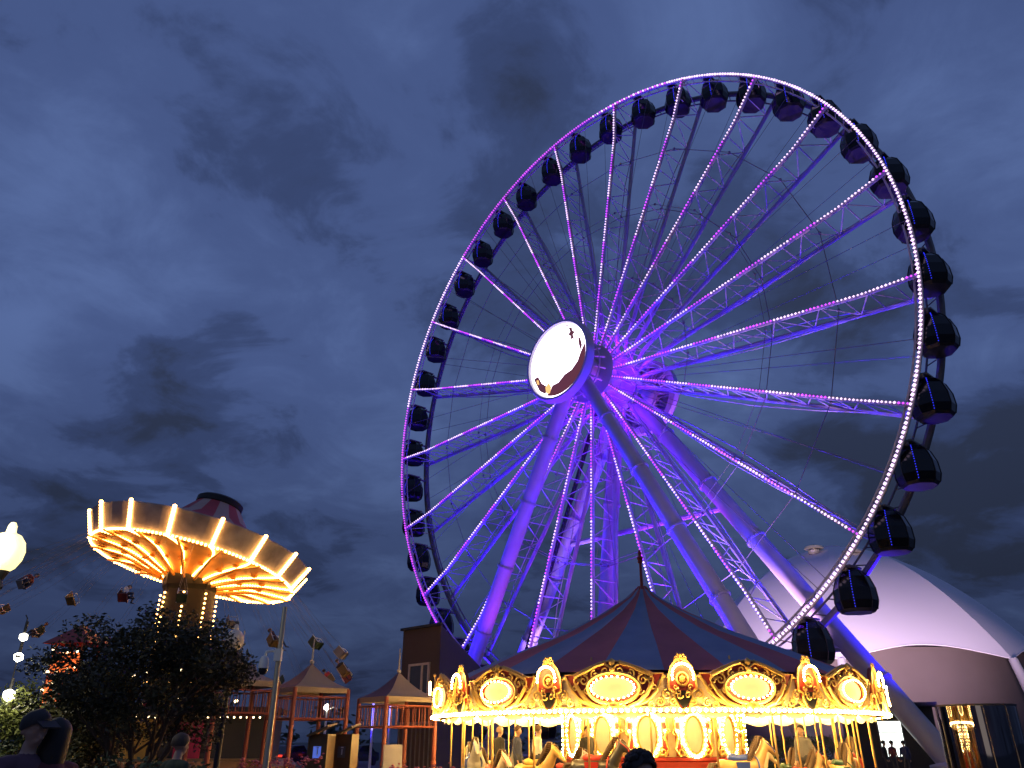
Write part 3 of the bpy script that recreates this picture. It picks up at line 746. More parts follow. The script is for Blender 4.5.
pts=[(.004*math.cos(i*.9),.004*math.sin(i*.9),-1.2+i*.08) for i in range(50)]; b.path(pts,.024,7); b.build('pole',M['brass'],h0,True)
hi=0; hs=[]
combos=[(c,s) for s in SADS for c in COATS]; random.shuffle(combos)
used={}
for row,(rr,nh,off) in enumerate(((5.9,20,.06),(4.45,16,.2))):
    for k in range(nh):
        a=off+TAU*k/nh; aa=(a+PI)%TAU-PI
        if abs(aa)>R_(118 if row==0 else 95) or abs(aa)<R_(9 if row==0 else 32): continue
        o=h0 if hi==0 else copy_tree(h0)
        z=.9+.18*math.sin(k*2.1+row*1.3)
        (cn,_),(sn,_)=combos[hi%20]; p=CM@cpt(aa,rr,z); o.location=p
        o.rotation_euler=(0,0,-CAZ+aa)
        for ch in o.children:
            if ch.name.startswith('body'): ownmat(ch,cm[cn],None)
            if ch.name.startswith('saddle'): ownmat(ch,sm_[sn])
        hs.append([o,cn,sn,row]); hi+=1; o['category']='carousel horse'; o['group']='horses on the carousel'
seen={}
for o,cn,sn,row in sorted(hs,key=lambda h:proj(h[0].location)[0]):
    key=(cn,sn,row); seen[key]=seen.get(key,0)+1
for h in hs:
    o,cn,sn,row=h
    same=sorted([q for q in hs if q[1:]==h[1:]],key=lambda q:proj(q[0].location)[0])
    t='' if len(same)==1 else ', %s such from the left'%ORD[[q[0] for q in same].index(o)]
    o['label']='%s horse with %s saddle in the carousel\'s %s row%s'%(cn,sn,'outer' if row==0 else 'inner',t)
# riders and parents among the horses
def standing(a,r,yaw,label,top,hairm,z=.36,key='stand',h=1.72,**k):
    p=CM@cpt(a,r,z); return person(key,p,yaw,label,top,hairm,h=h,group='people on the carousel',**k)
standing(R_(-62),5.2,2.2,'bald fair person in black standing at the carousel\'s left edge',CLOTH[0],M['skin'],h=1.72)
standing(R_(-50),5.1,1.2,'person in navy jacket facing out between carousel horses',CLOTH[4],M['hairb'])
standing(R_(-38),5.2,2.0,'person in white shirt leaning beside a carousel pole',CLOTH[3],M['hairb'])
standing(R_(-30),3.7,.2,'person in black coat standing near the lit carousel drum',CLOTH[0],M['hair'])
standing(R_(52),5.2,-.8,'person in grey jacket among the right hand carousel horses',CLOTH[5],M['hair'])

# ================================================================== SWING RIDE
SC=at(194,568,36); SBASE=Vector((SC.x,SC.y,0))
swing=empty('swing_carousel',SBASE,0,'tilted flying swing carousel with orange lit underside and bulbs round its rim','swing ride')
SWM=Matrix.Translation((0,0,SC.z))@Matrix.Rotation(R_(10),4,'Y')@Matrix.Rotation(R_(-7),4,'X')
def swb(): 
    b=MB(); b.T=SWM; return b
SR=4.6; NW=16
def spt(a,r,z): return Vector((r*math.sin(a),-r*math.cos(a),z))
b=swb(); vs=[]
for i in range(NW*3+1):
    a=TAU*i/(NW*3); vs+=[spt(a,SR,0),spt(a,SR+.50,1.0),spt(a,SR+.48,1.05),spt(a,SR+.05,1.03),spt(a,SR-.1,0)]
for k in range(NW*3): b.add([vs[k*5+j] for j in range(5)]+[vs[k*5+5+j] for j in range(5)],[(j,j+5,j+6,j+1) for j in range(4)]+[(4,9,5,0)])
b.build('scenery_band',M['swband'],swing)
def und(r): t=(r-1.1)/(SR-1.1); return -.62+.62*t-.30*math.sin(PI*t)*(-.75)+.0
b=swb(); b.lathe([(r,und(r)) for r in [1.1+(SR-1.15)*i/10 for i in range(11)]],NW*3); b.build('underside',M['swunder'],swing,True)
b=swb()
for k in range(NW):
    b.mi=k%2; sub=3; vs=[]; pr=[(1.05,3.1),(1.7,2.3),(3.2,1.5),(SR+.1,1.0)]
    for j in range(sub+1):
        a=TAU*(k+j/sub)/NW
        for r,z in pr: vs.append(spt(a,r,z))
    b.add(vs,[(j*4+i,j*4+i+1,(j+1)*4+i+1,(j+1)*4+i) for j in range(sub) for i in range(3)])
b.build('tent_top',[M['swred'],M['swpale']],swing,True)
b=swb(); b.lathe([(0,3.45),(.98,3.45),(1.12,3.35),(1.12,3.1),(.95,2.95)],24); b.build('crown',M['swcol'],swing,True)
bl=swb()
for k in range(NW):
    a=TAU*k/NW+.10
    for i in range(10): t=i/9; bl.ball(spt(a,SR+.06+.50*t,.0+1.05*t),.095)
    for i in range(30): t=i/29; r=1.3+(SR-1.2)*t; bl.ball(spt(a+.10*math.sin(PI*t),r,und(r)-.08),.056)
for i in range(170): bl.ball(spt(TAU*i/170,SR+.05,-.05),.065)
bl.build('bulb_string',M['bulbs'],swing)
b=swb()
for k in range(NW):
    a=TAU*(k+.5)/NW; b.path([spt(a,1.2,-.75),spt(a,3.2,-.2),spt(a,SR+.15,-.10)],[.07,.06,.05],5)
    for j in range(3): b.ball(spt(a+.05*(j-1),2.2+j,und(2.2+j)-.04),.22,(1,1,.3))
b.build('sweep_arm',M['swunder'],swing)
b=MB(); n=8; z0=0; 
b.lathe([(1.4,0),(1.4,1.2),(1.2,1.3),(1.15,SC.z-1.1),(1.25,SC.z-.9),(1.25,SC.z-.35)],8,a0=.2,a1=.2+TAU); b.build('column',M['swcol'],swing)
b=MB()
for k in range(8):
    a=.2+TAU*k/8
    for i in range(21):
        z=SC.z-1.3-i*.21
        b.ball((1.24*math.cos(a),1.24*math.sin(a),z),.05 if i<13 else (.06 if i%3==0 else .001))
b.build('column_bulb',M['bulbs'],swing)
b=MB(); b.lathe([(0,1.0),(5.4,1.0),(5.6,.8),(5.6,0)],40); b.build('deck',M['wood'],swing)
b=MB(); 
for k in range(20):
    b.mi=k%3; a0=TAU*k/20; a1=TAU*(k+.92)/20
    b.add([spt(a0,2.7,1.0),spt(a1,2.7,1.0),spt(a1,2.7,3.1),spt(a0,2.7,3.1)],[(0,1,2,3)])
b.build('lower_drum',[M['red'],M['yellow'],M['magenta']],swing)
b=MB()
for k in range(26):
    for z in (3.2,4.3): 
        if (k*7)%3: b.ball(spt(TAU*k/26,2.74 if z<4 else 1.9,z+.15*math.sin(k)),.065)
b.build('drum_bulb',M['starw'],swing)
# chairs, flying outwards
ch0=empty('swing_chair',(0,0,0))
b=MB(); b.box((0,0,0),(.46,.42,.05)); b.box((0,-.22,-.05),(.46,.04,.1)); b.build('seat',M['red'],ch0)
b=MB(); b.box((0,.22,.28),(.46,.05,.5)); b.build('backrest',M['red'],ch0)
b=MB()
for s in (-1,1):
    b.tube((s*.24,.22,0),(s*.24,.22,.55),.018,n=5); b.tube((s*.24,-.2,.0),(s*.24,-.2,.3),.018,n=5); b.tube((s*.24,-.2,.3),(s*.24,.22,.32),.018,n=5)
b.tube((-.24,-.2,.3),(.24,-.2,.3),.016,n=5)
b.build('seat_frame',M['white'],ch0)
CL=4.8
for s in (-1,1):
    b=MB(); b.tube((s*.24,.22,.55),(s*.2,.05,CL),.006,n=4); b.tube((s*.24,-.2,.3),(s*.2,.05,1.5),.006,n=4); b.build('chain',M['dsteel'],ch0)
SEATC=[('red',mat('red seat',(.14,.02,.02),.6)),('green',mat('green seat',(.025,.05,.025),.6)),('white',mat('pale seat',(.22,.2,.19),.6)),('yellow',mat('yellow seat',(.14,.09,.025),.6))]
chs=[]; NCH=26
for k in range(NCH):
    a=TAU*k/NCH+.11; hang=SWM@spt(a,SR+.05,-.12)+SBASE
    out=(SWM.to_3x3()@spt(a,1,0)).normalized(); th=R_(47+5*math.sin(k*1.7))
    upv=-(out*math.sin(th)-Vector((0,0,1))*math.cos(th)); upv.normalize()
    fwd=Vector((0,0,1)).cross(out).normalized(); xax=fwd.cross(upv).normalized()   # local -y = flying direction
    mm=Matrix((xax.to_4d(),(-fwd).to_4d(),upv.to_4d(),(0,0,0,1))).transposed()
    yv=-fwd; yv=(yv-upv*yv.dot(upv)).normalized(); xv=yv.cross(upv)
    mm=Matrix(((xv.x,yv.x,upv.x,0),(xv.y,yv.y,upv.y,0),(xv.z,yv.z,upv.z,0),(0,0,0,1)))
    o=ch0 if k==0 else copy_tree(ch0)
    o.matrix_world=Matrix.Translation(hang-upv*CL)@mm
    cn,cmt=SEATC[(k*5+k//4)%4]
    for c in o.children:
        c.scale=(.74,.74,.74 if not c.name.startswith('chain') else 1)
        if c.name.startswith(('seat','backrest')) and not c.name.startswith('seat_frame'): ownmat(c,cmt)
    o['category']='swing chair'; o['group']='flying chairs of the swing ride'
    loc=hang-upv*CL; chs.append((o,cn,proj(loc),mm,loc,k))
for i,c in enumerate(sorted(chs,key=lambda c:c[2][0])):
    n=len(chs); s='%s from the left'%ORD[i] if i<n//2 else ('%s from the right'%ORD[n-1-i] if i<n-1 else 'rightmost of all')
    if i==0: s='leftmost of all'
    c[0]['label']='%s chair of the swing ride flying on its chains, %s'%(c[1],s)
rk=0
for i,c in enumerate(sorted(chs,key=lambda c:c[2][0])):
    if c[5]%3: continue
    n=len(chs); s='%s swing chair from the left'%ORD[i] if i<n//2 else '%s swing chair from the right'%ORD[n-1-i]
    o=person('sit',(0,0,0),0,'rider in %s sitting in the %s'%(('black','maroon','olive','white','navy','grey','plum','red')[rk%8],s),CLOTH[rk%8],M['hair'] if rk%2 else M['hairb'],h=1.35,pose='sit',group='riders on the swing ride')
    o.matrix_world=Matrix.Translation(c[4])@c[3]@Matrix.Translation((0,.02,.12)); rk+=1
# ================================================================== DOME (tensile stage roof)
DC=at(832,560,84); DZT=DC.z+1.4; DRD=18.3; DZE=7.9
dome=empty('tensile_dome',(DC.x,DC.y,0),0,'white tensile membrane dome with scalloped lower edge behind the ferris wheel','stage dome')
b=MB(); NPN=8; sub=10; rows=14; off=math.atan2(0-DC.y,0-DC.x)+R_(43)
def dpos(a,t):
    k=(a-off)/(TAU/NPN); fr_=k-math.floor(k); half_=math.cos(PI/NPN)/math.cos((fr_-.5)*TAU/NPN)
    rr=DRD*t*(.8*half_+.2)
    sca=math.sin(PI*fr_)
    z=DZT-(DZT-DZE)*(.20*t+.80*t**2.2)+1.9*sca*max(0,t-.55)**2/.2*.62
    rr-=1.0*sca*max(0,t-.5)
    return Vector((rr*math.cos(a),rr*math.sin(a),z))
for k in range(NPN):
    b.mi=1 if k in (0,) else 0
    vs=[dpos(off+TAU*(k+min(.9999,j/sub))/NPN,.03+.97*i/rows) for j in range(sub+1) for i in range(rows+1)]
    b.add(vs,[(j*(rows+1)+i,(j+1)*(rows+1)+i,(j+1)*(rows+1)+i+1,j*(rows+1)+i+1) for j in range(sub) for i in range(rows)])
ob=b.build('membrane',[M['fabric'],M['fabric']],dome,True)
b=MB(); 
b.path([dpos(off+TAU*(k/160)+1e-6,1) for k in range(160)],.05,6,closed=True); b.build('edge_cable',M['fabric'],dome)
for k in range(NPN):
    p=dpos(off+TAU*k/NPN+1e-6,1); b=MB(); b.tube((p.x*1.12,p.y*1.12,0),p,.55,.35,12); b.build('leg',M['steel'],dome,True)
b=MB(); b.lathe([(0,DZT+.2),(1.1,DZT-.05),(1.2,DZT-.6)],20); b.build('peak_cap',M['fabric'],dome)
b=MB(); b.lathe([(DRD*.86,0),(DRD*.86,DZE+1.1)],128)
b.build('stage_wall',M['stage'],dome,True)
for i,(px,py) in enumerate(((815,556),(853,560))):
    p=at(px,py,80 if i==0 else 78); q=MB(); 
    q.lathe([(.45,-3.0),(.45,.2),(.62,.3),(.62,.55)],16); q.lathe([(1.0,.75),(.9,.95),(.3,1.15),(0,1.2)],16); q.lathe([(0,.75),(1.0,.75)],16); q.lathe([(.3,.5),(.3,.8)],8)
    tag(q.build('roof_vent',M['galv'],None,True,p),('left' if i==0 else 'right')+'most of two mushroom vents standing up at the dome peak','vent','vents on the dome')
for fx,fy,e,tz in ((-21,-27,38000,18),(-4,-36,34000,18)):
    lamp('dome_flood','SPOT',(DC.x+fx,DC.y+fy,2),e,(1,.72,.93),aim=(DC.x+fx*.25,DC.y-9,tz),spot_size=R_(78),spot_blend=.9,shadow_soft_size=1)
# entrance hall with lit window at the dome foot
E0=at(893,745,50); ent=empty('entrance_hall',(E0.x,E0.y,0),R_(-20),'dark entrance hall with bright white window at the dome foot','hall')
b=MB(); b.box((0,2,1.8),(5.0,4,3.6)); b.box((0,1.6,3.7),(5.4,5.0,.2)); b.build('wall',M['build2'],ent)
b=MB(); b.box((0,-.03,1.85),(1.25,.04,1.9)); wn=b.build('window',M['lit'],ent)
b=MB(); 
for x in (-.66,.66): b.box((x,-.05,1.85),(.07,.08,2.0))
b.box((0,-.05,2.84),(1.25,.08,.07)); b.box((0,-.05,2.2),(1.25,.05,.04)); b.build('frame',M['dsteel'],wn)
b=MB(); b.lathe([(0,0),(.62,0),(.62,.16),(.3,.3),(0,.3)],20,c=(.9,-.7,3.26)); b.build('canopy_lamp',M['woodl'],ent)
for i,(px,h,tx,lab) in enumerate(((884,1.62,0,'person standing in silhouette left of two before the bright window'),(892,1.74,1,'taller person in silhouette right of two before the bright window'),(904,1.66,4,'person in dark clothes standing beside the bright window'))):
    p=at(px,748,44-i*.4); person('stand',(p.x,p.y,0),1.0+i,lab,CLOTH[tx],M['hair'],group='visitors by the bright window')
# mirrored round kiosk
K0=at(980,730,30); kz=CAMZ+(at(980,705,30).z-CAMZ)
kio=empty('mirror_kiosk',(K0.x,K0.y,0),0,'round kiosk of dark mirrored glass reflecting the glowing carousel','kiosk')
b=MB(); b.lathe([(1.28,.12),(1.28,kz-.06)],96); b.build('glass_wall',M['darkglass'],kio,True)
b=MB(); b.lathe([(0,kz),(1.32,kz),(1.32,kz-.06),(1.27,kz-.06)],96); b.build('roof',M['build2'],kio)
b=MB(); b.lathe([(1.36,0),(1.36,.12),(1.24,.12)],64); b.build('plinth',M['dsteel'],kio)
b=MB()
for k in range(10): b.tube((1.295*math.cos(TAU*k/10),1.295*math.sin(TAU*k/10),.12),(1.295*math.cos(TAU*k/10),1.295*math.sin(TAU*k/10),kz-.06),.012,n=5)
b.build('mullion',M['dsteel'],kio)
# dark brown block behind the carousel's left
B0=at(397,745,47); B1=at(436,745,44.5); bl_=(B1-B0); ang=math.atan2(bl_.y,bl_.x); bw=bl_.length; bh=at(397,631,47).z
blk=empty('brown_block',(B0.x,B0.y,0),ang,'dark brown flat roofed block behind the carousel with pale framed window','building')
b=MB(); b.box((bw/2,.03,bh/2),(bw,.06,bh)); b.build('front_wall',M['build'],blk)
e2=at(479,745,52); e2h=at(479,667,52).z; ev=Matrix.Rotation(-ang,4,'Z')@(Vector((e2.x,e2.y,0))-Vector((B0.x,B0.y,0)))
dv=(ev-Vector((bw,0,0))); 
b=MB(); nrm=Vector((dv.y,-dv.x,0)).normalized()
pA=Vector((bw,.06,0)); pB=Vector((ev.x,ev.y,0)); h3=Vector((0,0,bh)); h4=Vector((0,0,e2h))
b.add([pA,pB,pB+h4,pA+h3,Vector((0,.06,0)),Vector((ev.x-bw,ev.y,0)),Vector((ev.x-bw,ev.y,0))+h4,Vector((0,.06,0))+h3],[(0,1,2,3),(3,2,6,7),(4,7,6,5),(1,5,6,2)])
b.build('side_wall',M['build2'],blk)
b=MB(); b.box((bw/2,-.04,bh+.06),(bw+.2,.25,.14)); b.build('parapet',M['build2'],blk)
wz=at(415,680,46).z
b=MB(); b.box((1.75,-.03,wz),(1.7,.04,1.5)); wo=b.build('window',M['wglass'],blk)
b=MB(); 
for z in (-.8,.8): b.box((1.75,-.06,wz+z),(1.9,.1,.12))
for x in (.86,2.05,2.64): b.box((x,-.06,wz),(.12,.1,1.6))
b.build('frame',M['wframe'],wo)
b=MB(); b.box((bw*.5,-.06,2.6),(bw,.08,.16)); 
for i in range(9): b.box((.2+i*bw/9,-.04,1.25),(.05,.06,2.5))
b.build('cladding_rail',M['dsteel'],blk)

# ================================================================== PAVILIONS
def pavilion(px,py,Y,wd,lab,rz):
    p=at(px,py,Y); t=empty('shade_pavilion',(p.x,p.y,0),rz,lab,'pavilion','striped shade pavilions on red posts')
    eh=at(px,py+26,Y).z; h=p.z; w2=wd/2
    b=MB(); cs=[(-w2,-w2),(w2,-w2),(w2,w2),(-w2,w2)]
    for k in range(4):
        (x0,y0),(x1,y1)=cs[k],cs[(k+1)%4]; 
        b.mi=(0,1,0,1)[k]; vs=[];n=6
        for i in range(n+1):
            f=i/n; sag=-.14*math.sin(PI*f)
            for j in range(n+1): g_=j/n; vs.append((((x0+(x1-x0)*g_)*f),((y0+(y1-y0)*g_)*f),h+(eh-h)*f+sag))
        b.add(vs,[(i*(n+1)+j,(i+1)*(n+1)+j,(i+1)*(n+1)+j+1,i*(n+1)+j+1) for i in range(n) for j in range(n)])
    b.build('tent_roof',[M['tbeige'],M['tblue']],t,True)
    b=MB()
    for k in range(4):
        (x0,y0),(x1,y1)=cs[k],cs[(k+1)%4]; b.add([(x0,y0,eh+.003),(x1,y1,eh+.003),(x1*1.0,y1,eh-.17),(x0,y0,eh-.17)],[(0,1,2,3)])
    b.build('roof_valance',M['tbeige'],t)
    b=MB(); b.tube((0,0,h-.1),(0,0,h+.85),.035,.02,6); b.ball((0,0,h+.03),.09); b.build('spike',M['galv'],t)
    for x,y in cs:
        b=MB(); q=.97; b.tube((x*q,y*q,0),(x*q,y*q,eh-.02),.085,.075,10); b.lathe([(.2,0),(.2,.25),(.1,.35)],10,c=(x*q,y*q,0)); b.ball((x*q,y*q,1.0),.12); b.build('post',M['tpost'],t,True)
    b=MB()
    for k in range(4):
        (x0,y0),(x1,y1)=[Vector(c)*.97 for c in (cs[k],cs[(k+1)%4])]
        for z in (eh-.30,eh-1.0): b.tube((x0,y0,z),(x1,y1,z),.035,n=6)
        for i in range(1,9): b.tube((x0+(x1-x0)*i/9,y0+(y1-y0)*i/9,eh-.30),(x0+(x1-x0)*i/9,y0+(y1-y0)*i/9,eh-1.0),.018,n=5)
    b.build('lattice_rail',M['tpost'],t)
    return t
pavilion(399,672,31,2.15,'navy and beige shade pavilion in front of the brown block',R_(38))
pavilion(312,663,29.5,2.1,'navy and beige shade pavilion right of the camera pole',R_(40))
pavilion(241,656,28,2.1,'beige shade pavilion half hidden by the dark tree',R_(40))
# ================================================================== lamps and poles
def acorn(b,c,s):
    b.lathe([(.09*s,-.02*s),(.15*s,.03*s),(.20*s,.13*s),(.215*s,.24*s),(.19*s,.35*s),(.13*s,.43*s),(.06*s,.46*s),(.055*s,.50*s),(.05*s,.55*s),(.03*s,.59*s),(0,.60*s)],24,c=c)
def streetlamp(px,py,Y,lab,gm,s):
    p=at(px,py,Y); t=empty('street_lamp',(p.x,p.y,0),0,lab,'street lamp','globe lamps on iron poles')
    h=p.z-.28*s
    b=MB(); b.lathe([(.2,0),(.2,.3),(.11,.5),(.075,.7),(.055,h-.3),(.09,h-.25),(.06,h-.15),(.12,h-.02),(0,h)],16); b.build('pole',M['iron'],t,True)
    b=MB(); acorn(b,(0,0,h),s); b.build('globe',gm,t,True); return p
lp=streetlamp(7,547,11.,'lit globe street lamp glowing yellow white at the left edge',M['globe'],1.15)
streetlamp(235,638,20,'unlit opal globe street lamp standing behind the dark tree',M['globeoff'],1.05)
lamp('globe_light','POINT',(lp.x,lp.y-.5,lp.z),60,(1,.9,.55),shadow_soft_size=.2)
P=at(285,607,14); t=empty('camera_pole',(P.x,P.y,0),0,'galvanised pole carrying a white dome security camera on an arm','camera pole')
b=MB(); b.lathe([(.11,0),(.11,.1),(.055,.15),(.04,P.z),(0,P.z)],12); b.build('pole',M['galv'],t,True)
hc_=at(270,657,14).z
b=MB(); b.path([(0,-.02,hc_+.04),(-.10,-.06,hc_+.10),(-.2,-.08,hc_+.08),(-.22,-.08,hc_-.0)],.022,8); b.box((0,-.05,hc_+.03),(.12,.1,.2)); ca=b.build('camera_arm',M['white'],t,True)
b=MB(); b.lathe([(0,.02),(.05,.0),(.075,-.05),(.085,-.16),(.08,-.19)],16,c=(-.22,-.08,hc_)); b.build('camera_housing',M['white'],ca,True)
b=MB(); b.lathe([(.078,-.19),(.075,-.24),(.045,-.29),(0,-.30)],16,c=(-.22,-.08,hc_)); b.build('camera_dome',M['car'],ca,True)
# festoon bulbs on a wire at the left
for i,(px,py,s,lab) in enumerate(((23.5,637,.11,'upper white festoon bulb hanging at the left edge'),(18.5,657,.12,'lower white festoon bulb hanging at the left edge'),(9,695,.15,'bright bulb glowing inside the yellow green shrub'))):
    p=at(px,py,16); t=empty('festoon_bulb',p,0,lab,'bulb','white festoon bulbs at the left')
    b=MB(); b.ball((0,0,0),s*.8); b.build('bulb',M['star'],t,True); b=MB(); b.tube((0,0,.05),(0,0,.3),.03,n=8); b.build('socket',M['iron'],t)
p=at(14,676,16); b=MB(); pa=at(26,615,16); pb=at(6,705,16); b.path([pa,at(23.5,634,16)+Vector((0,0,.3)),at(18.5,655,16)+Vector((0,0,.3)),at(9,692,16)+Vector((0,0,.3)),pb],.012,5); tag(b.build('festoon_wire',M['iron']),'black wire carrying the white festoon bulbs at left','wire')
lamp('festoon_light','POINT',at(10,692,15.4),45,(1,.9,.6),shadow_soft_size=.2)

# ================================================================== trees and planting
def leafmesh(b,c,r,n,size,flat=.8):
    for i in range(n):
        d=Vector((random.gauss(0,1),random.gauss(0,1),random.gauss(0,1))).normalized()*r*random.random()**.45; d.z*=flat
        p=Vector(c)+d; u=Vector((random.gauss(0,1),random.gauss(0,1),random.gauss(0,.6))).normalized(); v=u.cross(Vector((random.gauss(0,1),random.gauss(0,1),random.gauss(0,1)))).normalized()
        l=size*random.uniform(.6,1.3); w_=l*.42
        b.add([p-u*l,p+v*w_,p+u*l,p-v*w_],[(0,1,2,3)])
def tree(loc,h,wd,lab,stems,lm,seed,nleaf=90,lsize=.06,cat='tree',name='tree',base=.35,cl=.42):
    random.seed(seed); t=empty(name,loc,0,lab,cat); tr=MB(); cr=MB()
    for s in range(stems):
        a=TAU*s/stems+random.random(); lean=random.uniform(.1,.33)*wd
        pts=[Vector((.12*math.cos(a),.12*math.sin(a),0))]
        for i in range(1,6):
            f=i/5; pts.append(Vector((math.cos(a)*lean*f**1.3+random.gauss(0,.06),math.sin(a)*lean*f**1.3+random.gauss(0,.06),h*.62*f)))
        tr.path(pts,[.07,.06,.055,.045,.03,.02] if stems>1 else [.16,.13,.11,.09,.06,.03],7)
        for q in range(9):
            f=random.uniform(base,1); i=min(4,int(f*5)); st=pts[i].lerp(pts[i+1],f*5-i); aa=a+random.gauss(0,1.1)
            L2=wd*.5*random.uniform(.35,1.0); en=st+Vector((math.cos(aa)*L2*.8,math.sin(aa)*L2*.8,random.uniform(.05,.40)*h))
            rr=math.hypot(en.x,en.y); 
            if rr>wd*.5: en.x*=wd*.5/rr; en.y*=wd*.5/rr
            en.z=min(en.z,h*.97-.35*rr*rr/(wd*.5)**2*h*.5)
            md=(st+en)/2+Vector((random.gauss(0,.1),random.gauss(0,.1),.1)); tr.path([st,md,en],[.028,.018,.007],5)
            for k,(c,) in enumerate(((en,),(md.lerp(en,.55),),(en+Vector((random.gauss(0,.3),random.gauss(0,.3),-.15)),))):
                leafmesh(cr,c,cl*random.uniform(.6,1.15)*(1 if k else .85),nleaf,lsize)
    tr.build('trunk',M['bark'],t,True); cr.build('crown',lm,t); return t
T=at(150,690,15.5); tree((T.x,T.y,0),4.2,3.5,'dark many stemmed small tree in front of the swing ride',7,M['leaf'],3,nleaf=150,lsize=.048,base=.5)
T=at(78,715,17); tree((T.x,T.y,0),2.7,1.9,'low dark bushy tree left of the swing ride tree',4,M['leaf'],9,nleaf=130,lsize=.05)
T=at(4,700,16.5); tree((T.x,T.y,0),3.1,1.5,'yellow green shrub lit from within at the left edge',3,M['leafb'],5,nleaf=70,lsize=.055)
def hedge(px,Y,wd,dp,h,lab,flower=False,seed=1,name='hedge',cat='hedge'):
    random.seed(seed); p=at(px,745,Y); t=empty(name,(p.x,p.y,0),0,lab,cat)
    b=MB()
    n=int(wd*dp*h*60)+20
    for i in range(n):
        x=random.uniform(-wd/2,wd/2);y=random.uniform(-dp/2,dp/2); leafmesh(b,(x,y,random.uniform(.2,h*(.88+.12*noise.noise(Vector((x*1.5,y,3)))))),.16,9,.05)
    b.build('foliage',M['hedge'],t)
    b=MB()
    for i in range(int(wd*3)): x=random.uniform(-wd/2,wd/2); b.tube((x,random.uniform(-dp/3,dp/3),0),(x+random.gauss(0,.1),random.uniform(-dp/3,dp/3),h*.8),.015,n=5)
    b.build('stem',M['bark'],t)
    if flower:
        b=MB()
        for i in range(int(wd*22)):
            x=random.uniform(-wd/2,wd/2);y=random.uniform(-dp/2,dp/2); z=h*random.uniform(.86,1.12)
            for k in range(5): b.ball((x+random.gauss(0,.04),y+random.gauss(0,.04),z+random.gauss(0,.04)),.035,(1,1,.6))
        b.build('blossom',M['flower'],t)
    return t
hedge(285,19,1.9,1.0,1.22,'flower bed of pink blossoms at the foot of the camera pole',True,4,'flower_bed','flower bed')
hedge(335,20,1.6,1.0,1.10,'low green planting right of the pink flower bed',False,5)
hedge(430,20,1.8,1.0,1.05,'dark planting with a few pink blossoms beside the carousel',True,6,'flower_bed','flower bed')
hedge(100,12,2.6,1.2,1.62,'dark clipped hedge under the small dark tree',False,8)
hedge(12,15,2.4,1.2,1.95,'dark hedge below the yellow green shrub',False,10)
hedge(790,41,6,2,2.2,'green shrubbery seen through the right hand carousel poles',False,11,'shrubbery','shrubs')
# wooden stands with sloping tops
for i,px in enumerate((322,346)):
    p=at(px,740,21+i*.6); z=at(px,727,21).z; t=empty('wooden_stand',(p.x,p.y,0),R_(-14),('left of two wooden stands, with a small blue notice' if i==0 else 'right of two wooden stands, partly behind a red post')+' and sloping top','stand','wooden stands by the flower bed')
    b=MB(); b.box((0,0,z*.46),(.46,.40,z*.92)); b.box((-.245,-.0,z*.46),(.03,.44,z*.92)); b.box((.245,0,z*.46),(.03,.44,z*.92)); b.build('body',M['wood'],t)
    b=MB(); b.box((0,-.03,z*.97),(.58,.62,.05),M4=Matrix.Rotation(R_(-22),4,'Y')@Matrix.Rotation(R_(8),4,'X')); b.build('sloping_top',M['woodl'],t)
    b=MB(); b.box((.0,-.215,z*.72),(.2,.02,.26)); n_=b.build('notice',M['sblue'] if i==0 else M['dsteel'],t)
    b=MB(); b.box((.02,-.228,z*.72),(.03,.006,.13)); b.box((.02,-.228,z*.77),(.07,.006,.03)); b.build('pictogram',M['white'],n_)
# pale boards and little flags: sandwich board
p=at(393,744,25); t=empty('sandwich_board',(p.x,p.y,0),.3,'white folding sandwich board standing by a red pavilion post','sign board')
for s in (-1,1):
    b=MB(); b.box((0,s*.16,.85),(.55,.03,1.55),M4=Matrix.Rotation(s*R_(8),4,'X')); b.build('panel',M['wframe'],t)
# festive concession stand with row of bulbs
c0=at(195,730,33); t=empty('concession_stand',(c0.x,c0.y,0),R_(8),'low red concession stand with a row of warm bulbs behind the tree','concession stand')
b=MB(); b.box((-.6,1.6,1.35),(7,3,2.6)); b.build('wall',M['build2'],t)
b=MB(); b.box((-.6,.07,.52),(7,.06,1.0)); b.build('counter_front',M['dred'],t)
b=MB(); b.box((-.6,1.4,2.85),(7.4,4.0,.2)); b.box((-.6,-.55,2.78),(7.4,.08,.28)); b.build('roof',M['build2'],t)
b=MB(); b.box((-.6,-.1,1.05),(7,.5,.1)); b.build('counter',M['woodl'],t)
b=MB()
for i in range(30): b.ball((-4.1+i*.245,-.62,2.56),.04)
b.build('bulb_row',M['starw'],t)
b=MB(); b.box((-.2,.05,1.7),(1.0,.06,1.6)); b.build('panel',M['magenta'],t)
b=MB(); b.box((-2.1,.05,1.7),(1.6,.06,1.6)); b.build('panel',M['yellow'],t)
# illuminated game tower behind the low tree
g=at(68,690,24); t=empty('game_tower',(g.x,g.y,0),R_(-10),'carnival game tower with orange lit panels glowing through leaves','game tower')
b=MB(); hz=at(68,645,24).z
for sx in (-1,1):
    for sy in (-1,1): b.tube((sx*.55,sy*.4,0),(sx*.45,sy*.35,hz),.05,n=6)
b.build('frame',M['tpost'],t)
for py,hh in ((664,.42),(695,.55)):
    z=at(68,py,24).z; b=MB()
    for k in range(7): b.ball((random.uniform(-.4,.4),-.43,z+random.uniform(-hh*.6,hh*.6)),random.uniform(.07,.14),(1,.3,1.3))
    b.box((0,-.40,z),(.9,.03,hh*1.4)); b.build('lit_panel',M['orange'],t)
b=MB()
for py in (651,672,686,704):
    z=at(68,py,24).z
    for k in range(4): b.ball((-.42+.28*k+random.gauss(0,.05),-.5,z+random.gauss(0,.08)),.05)
b.build('bulb',M['starw'],t)
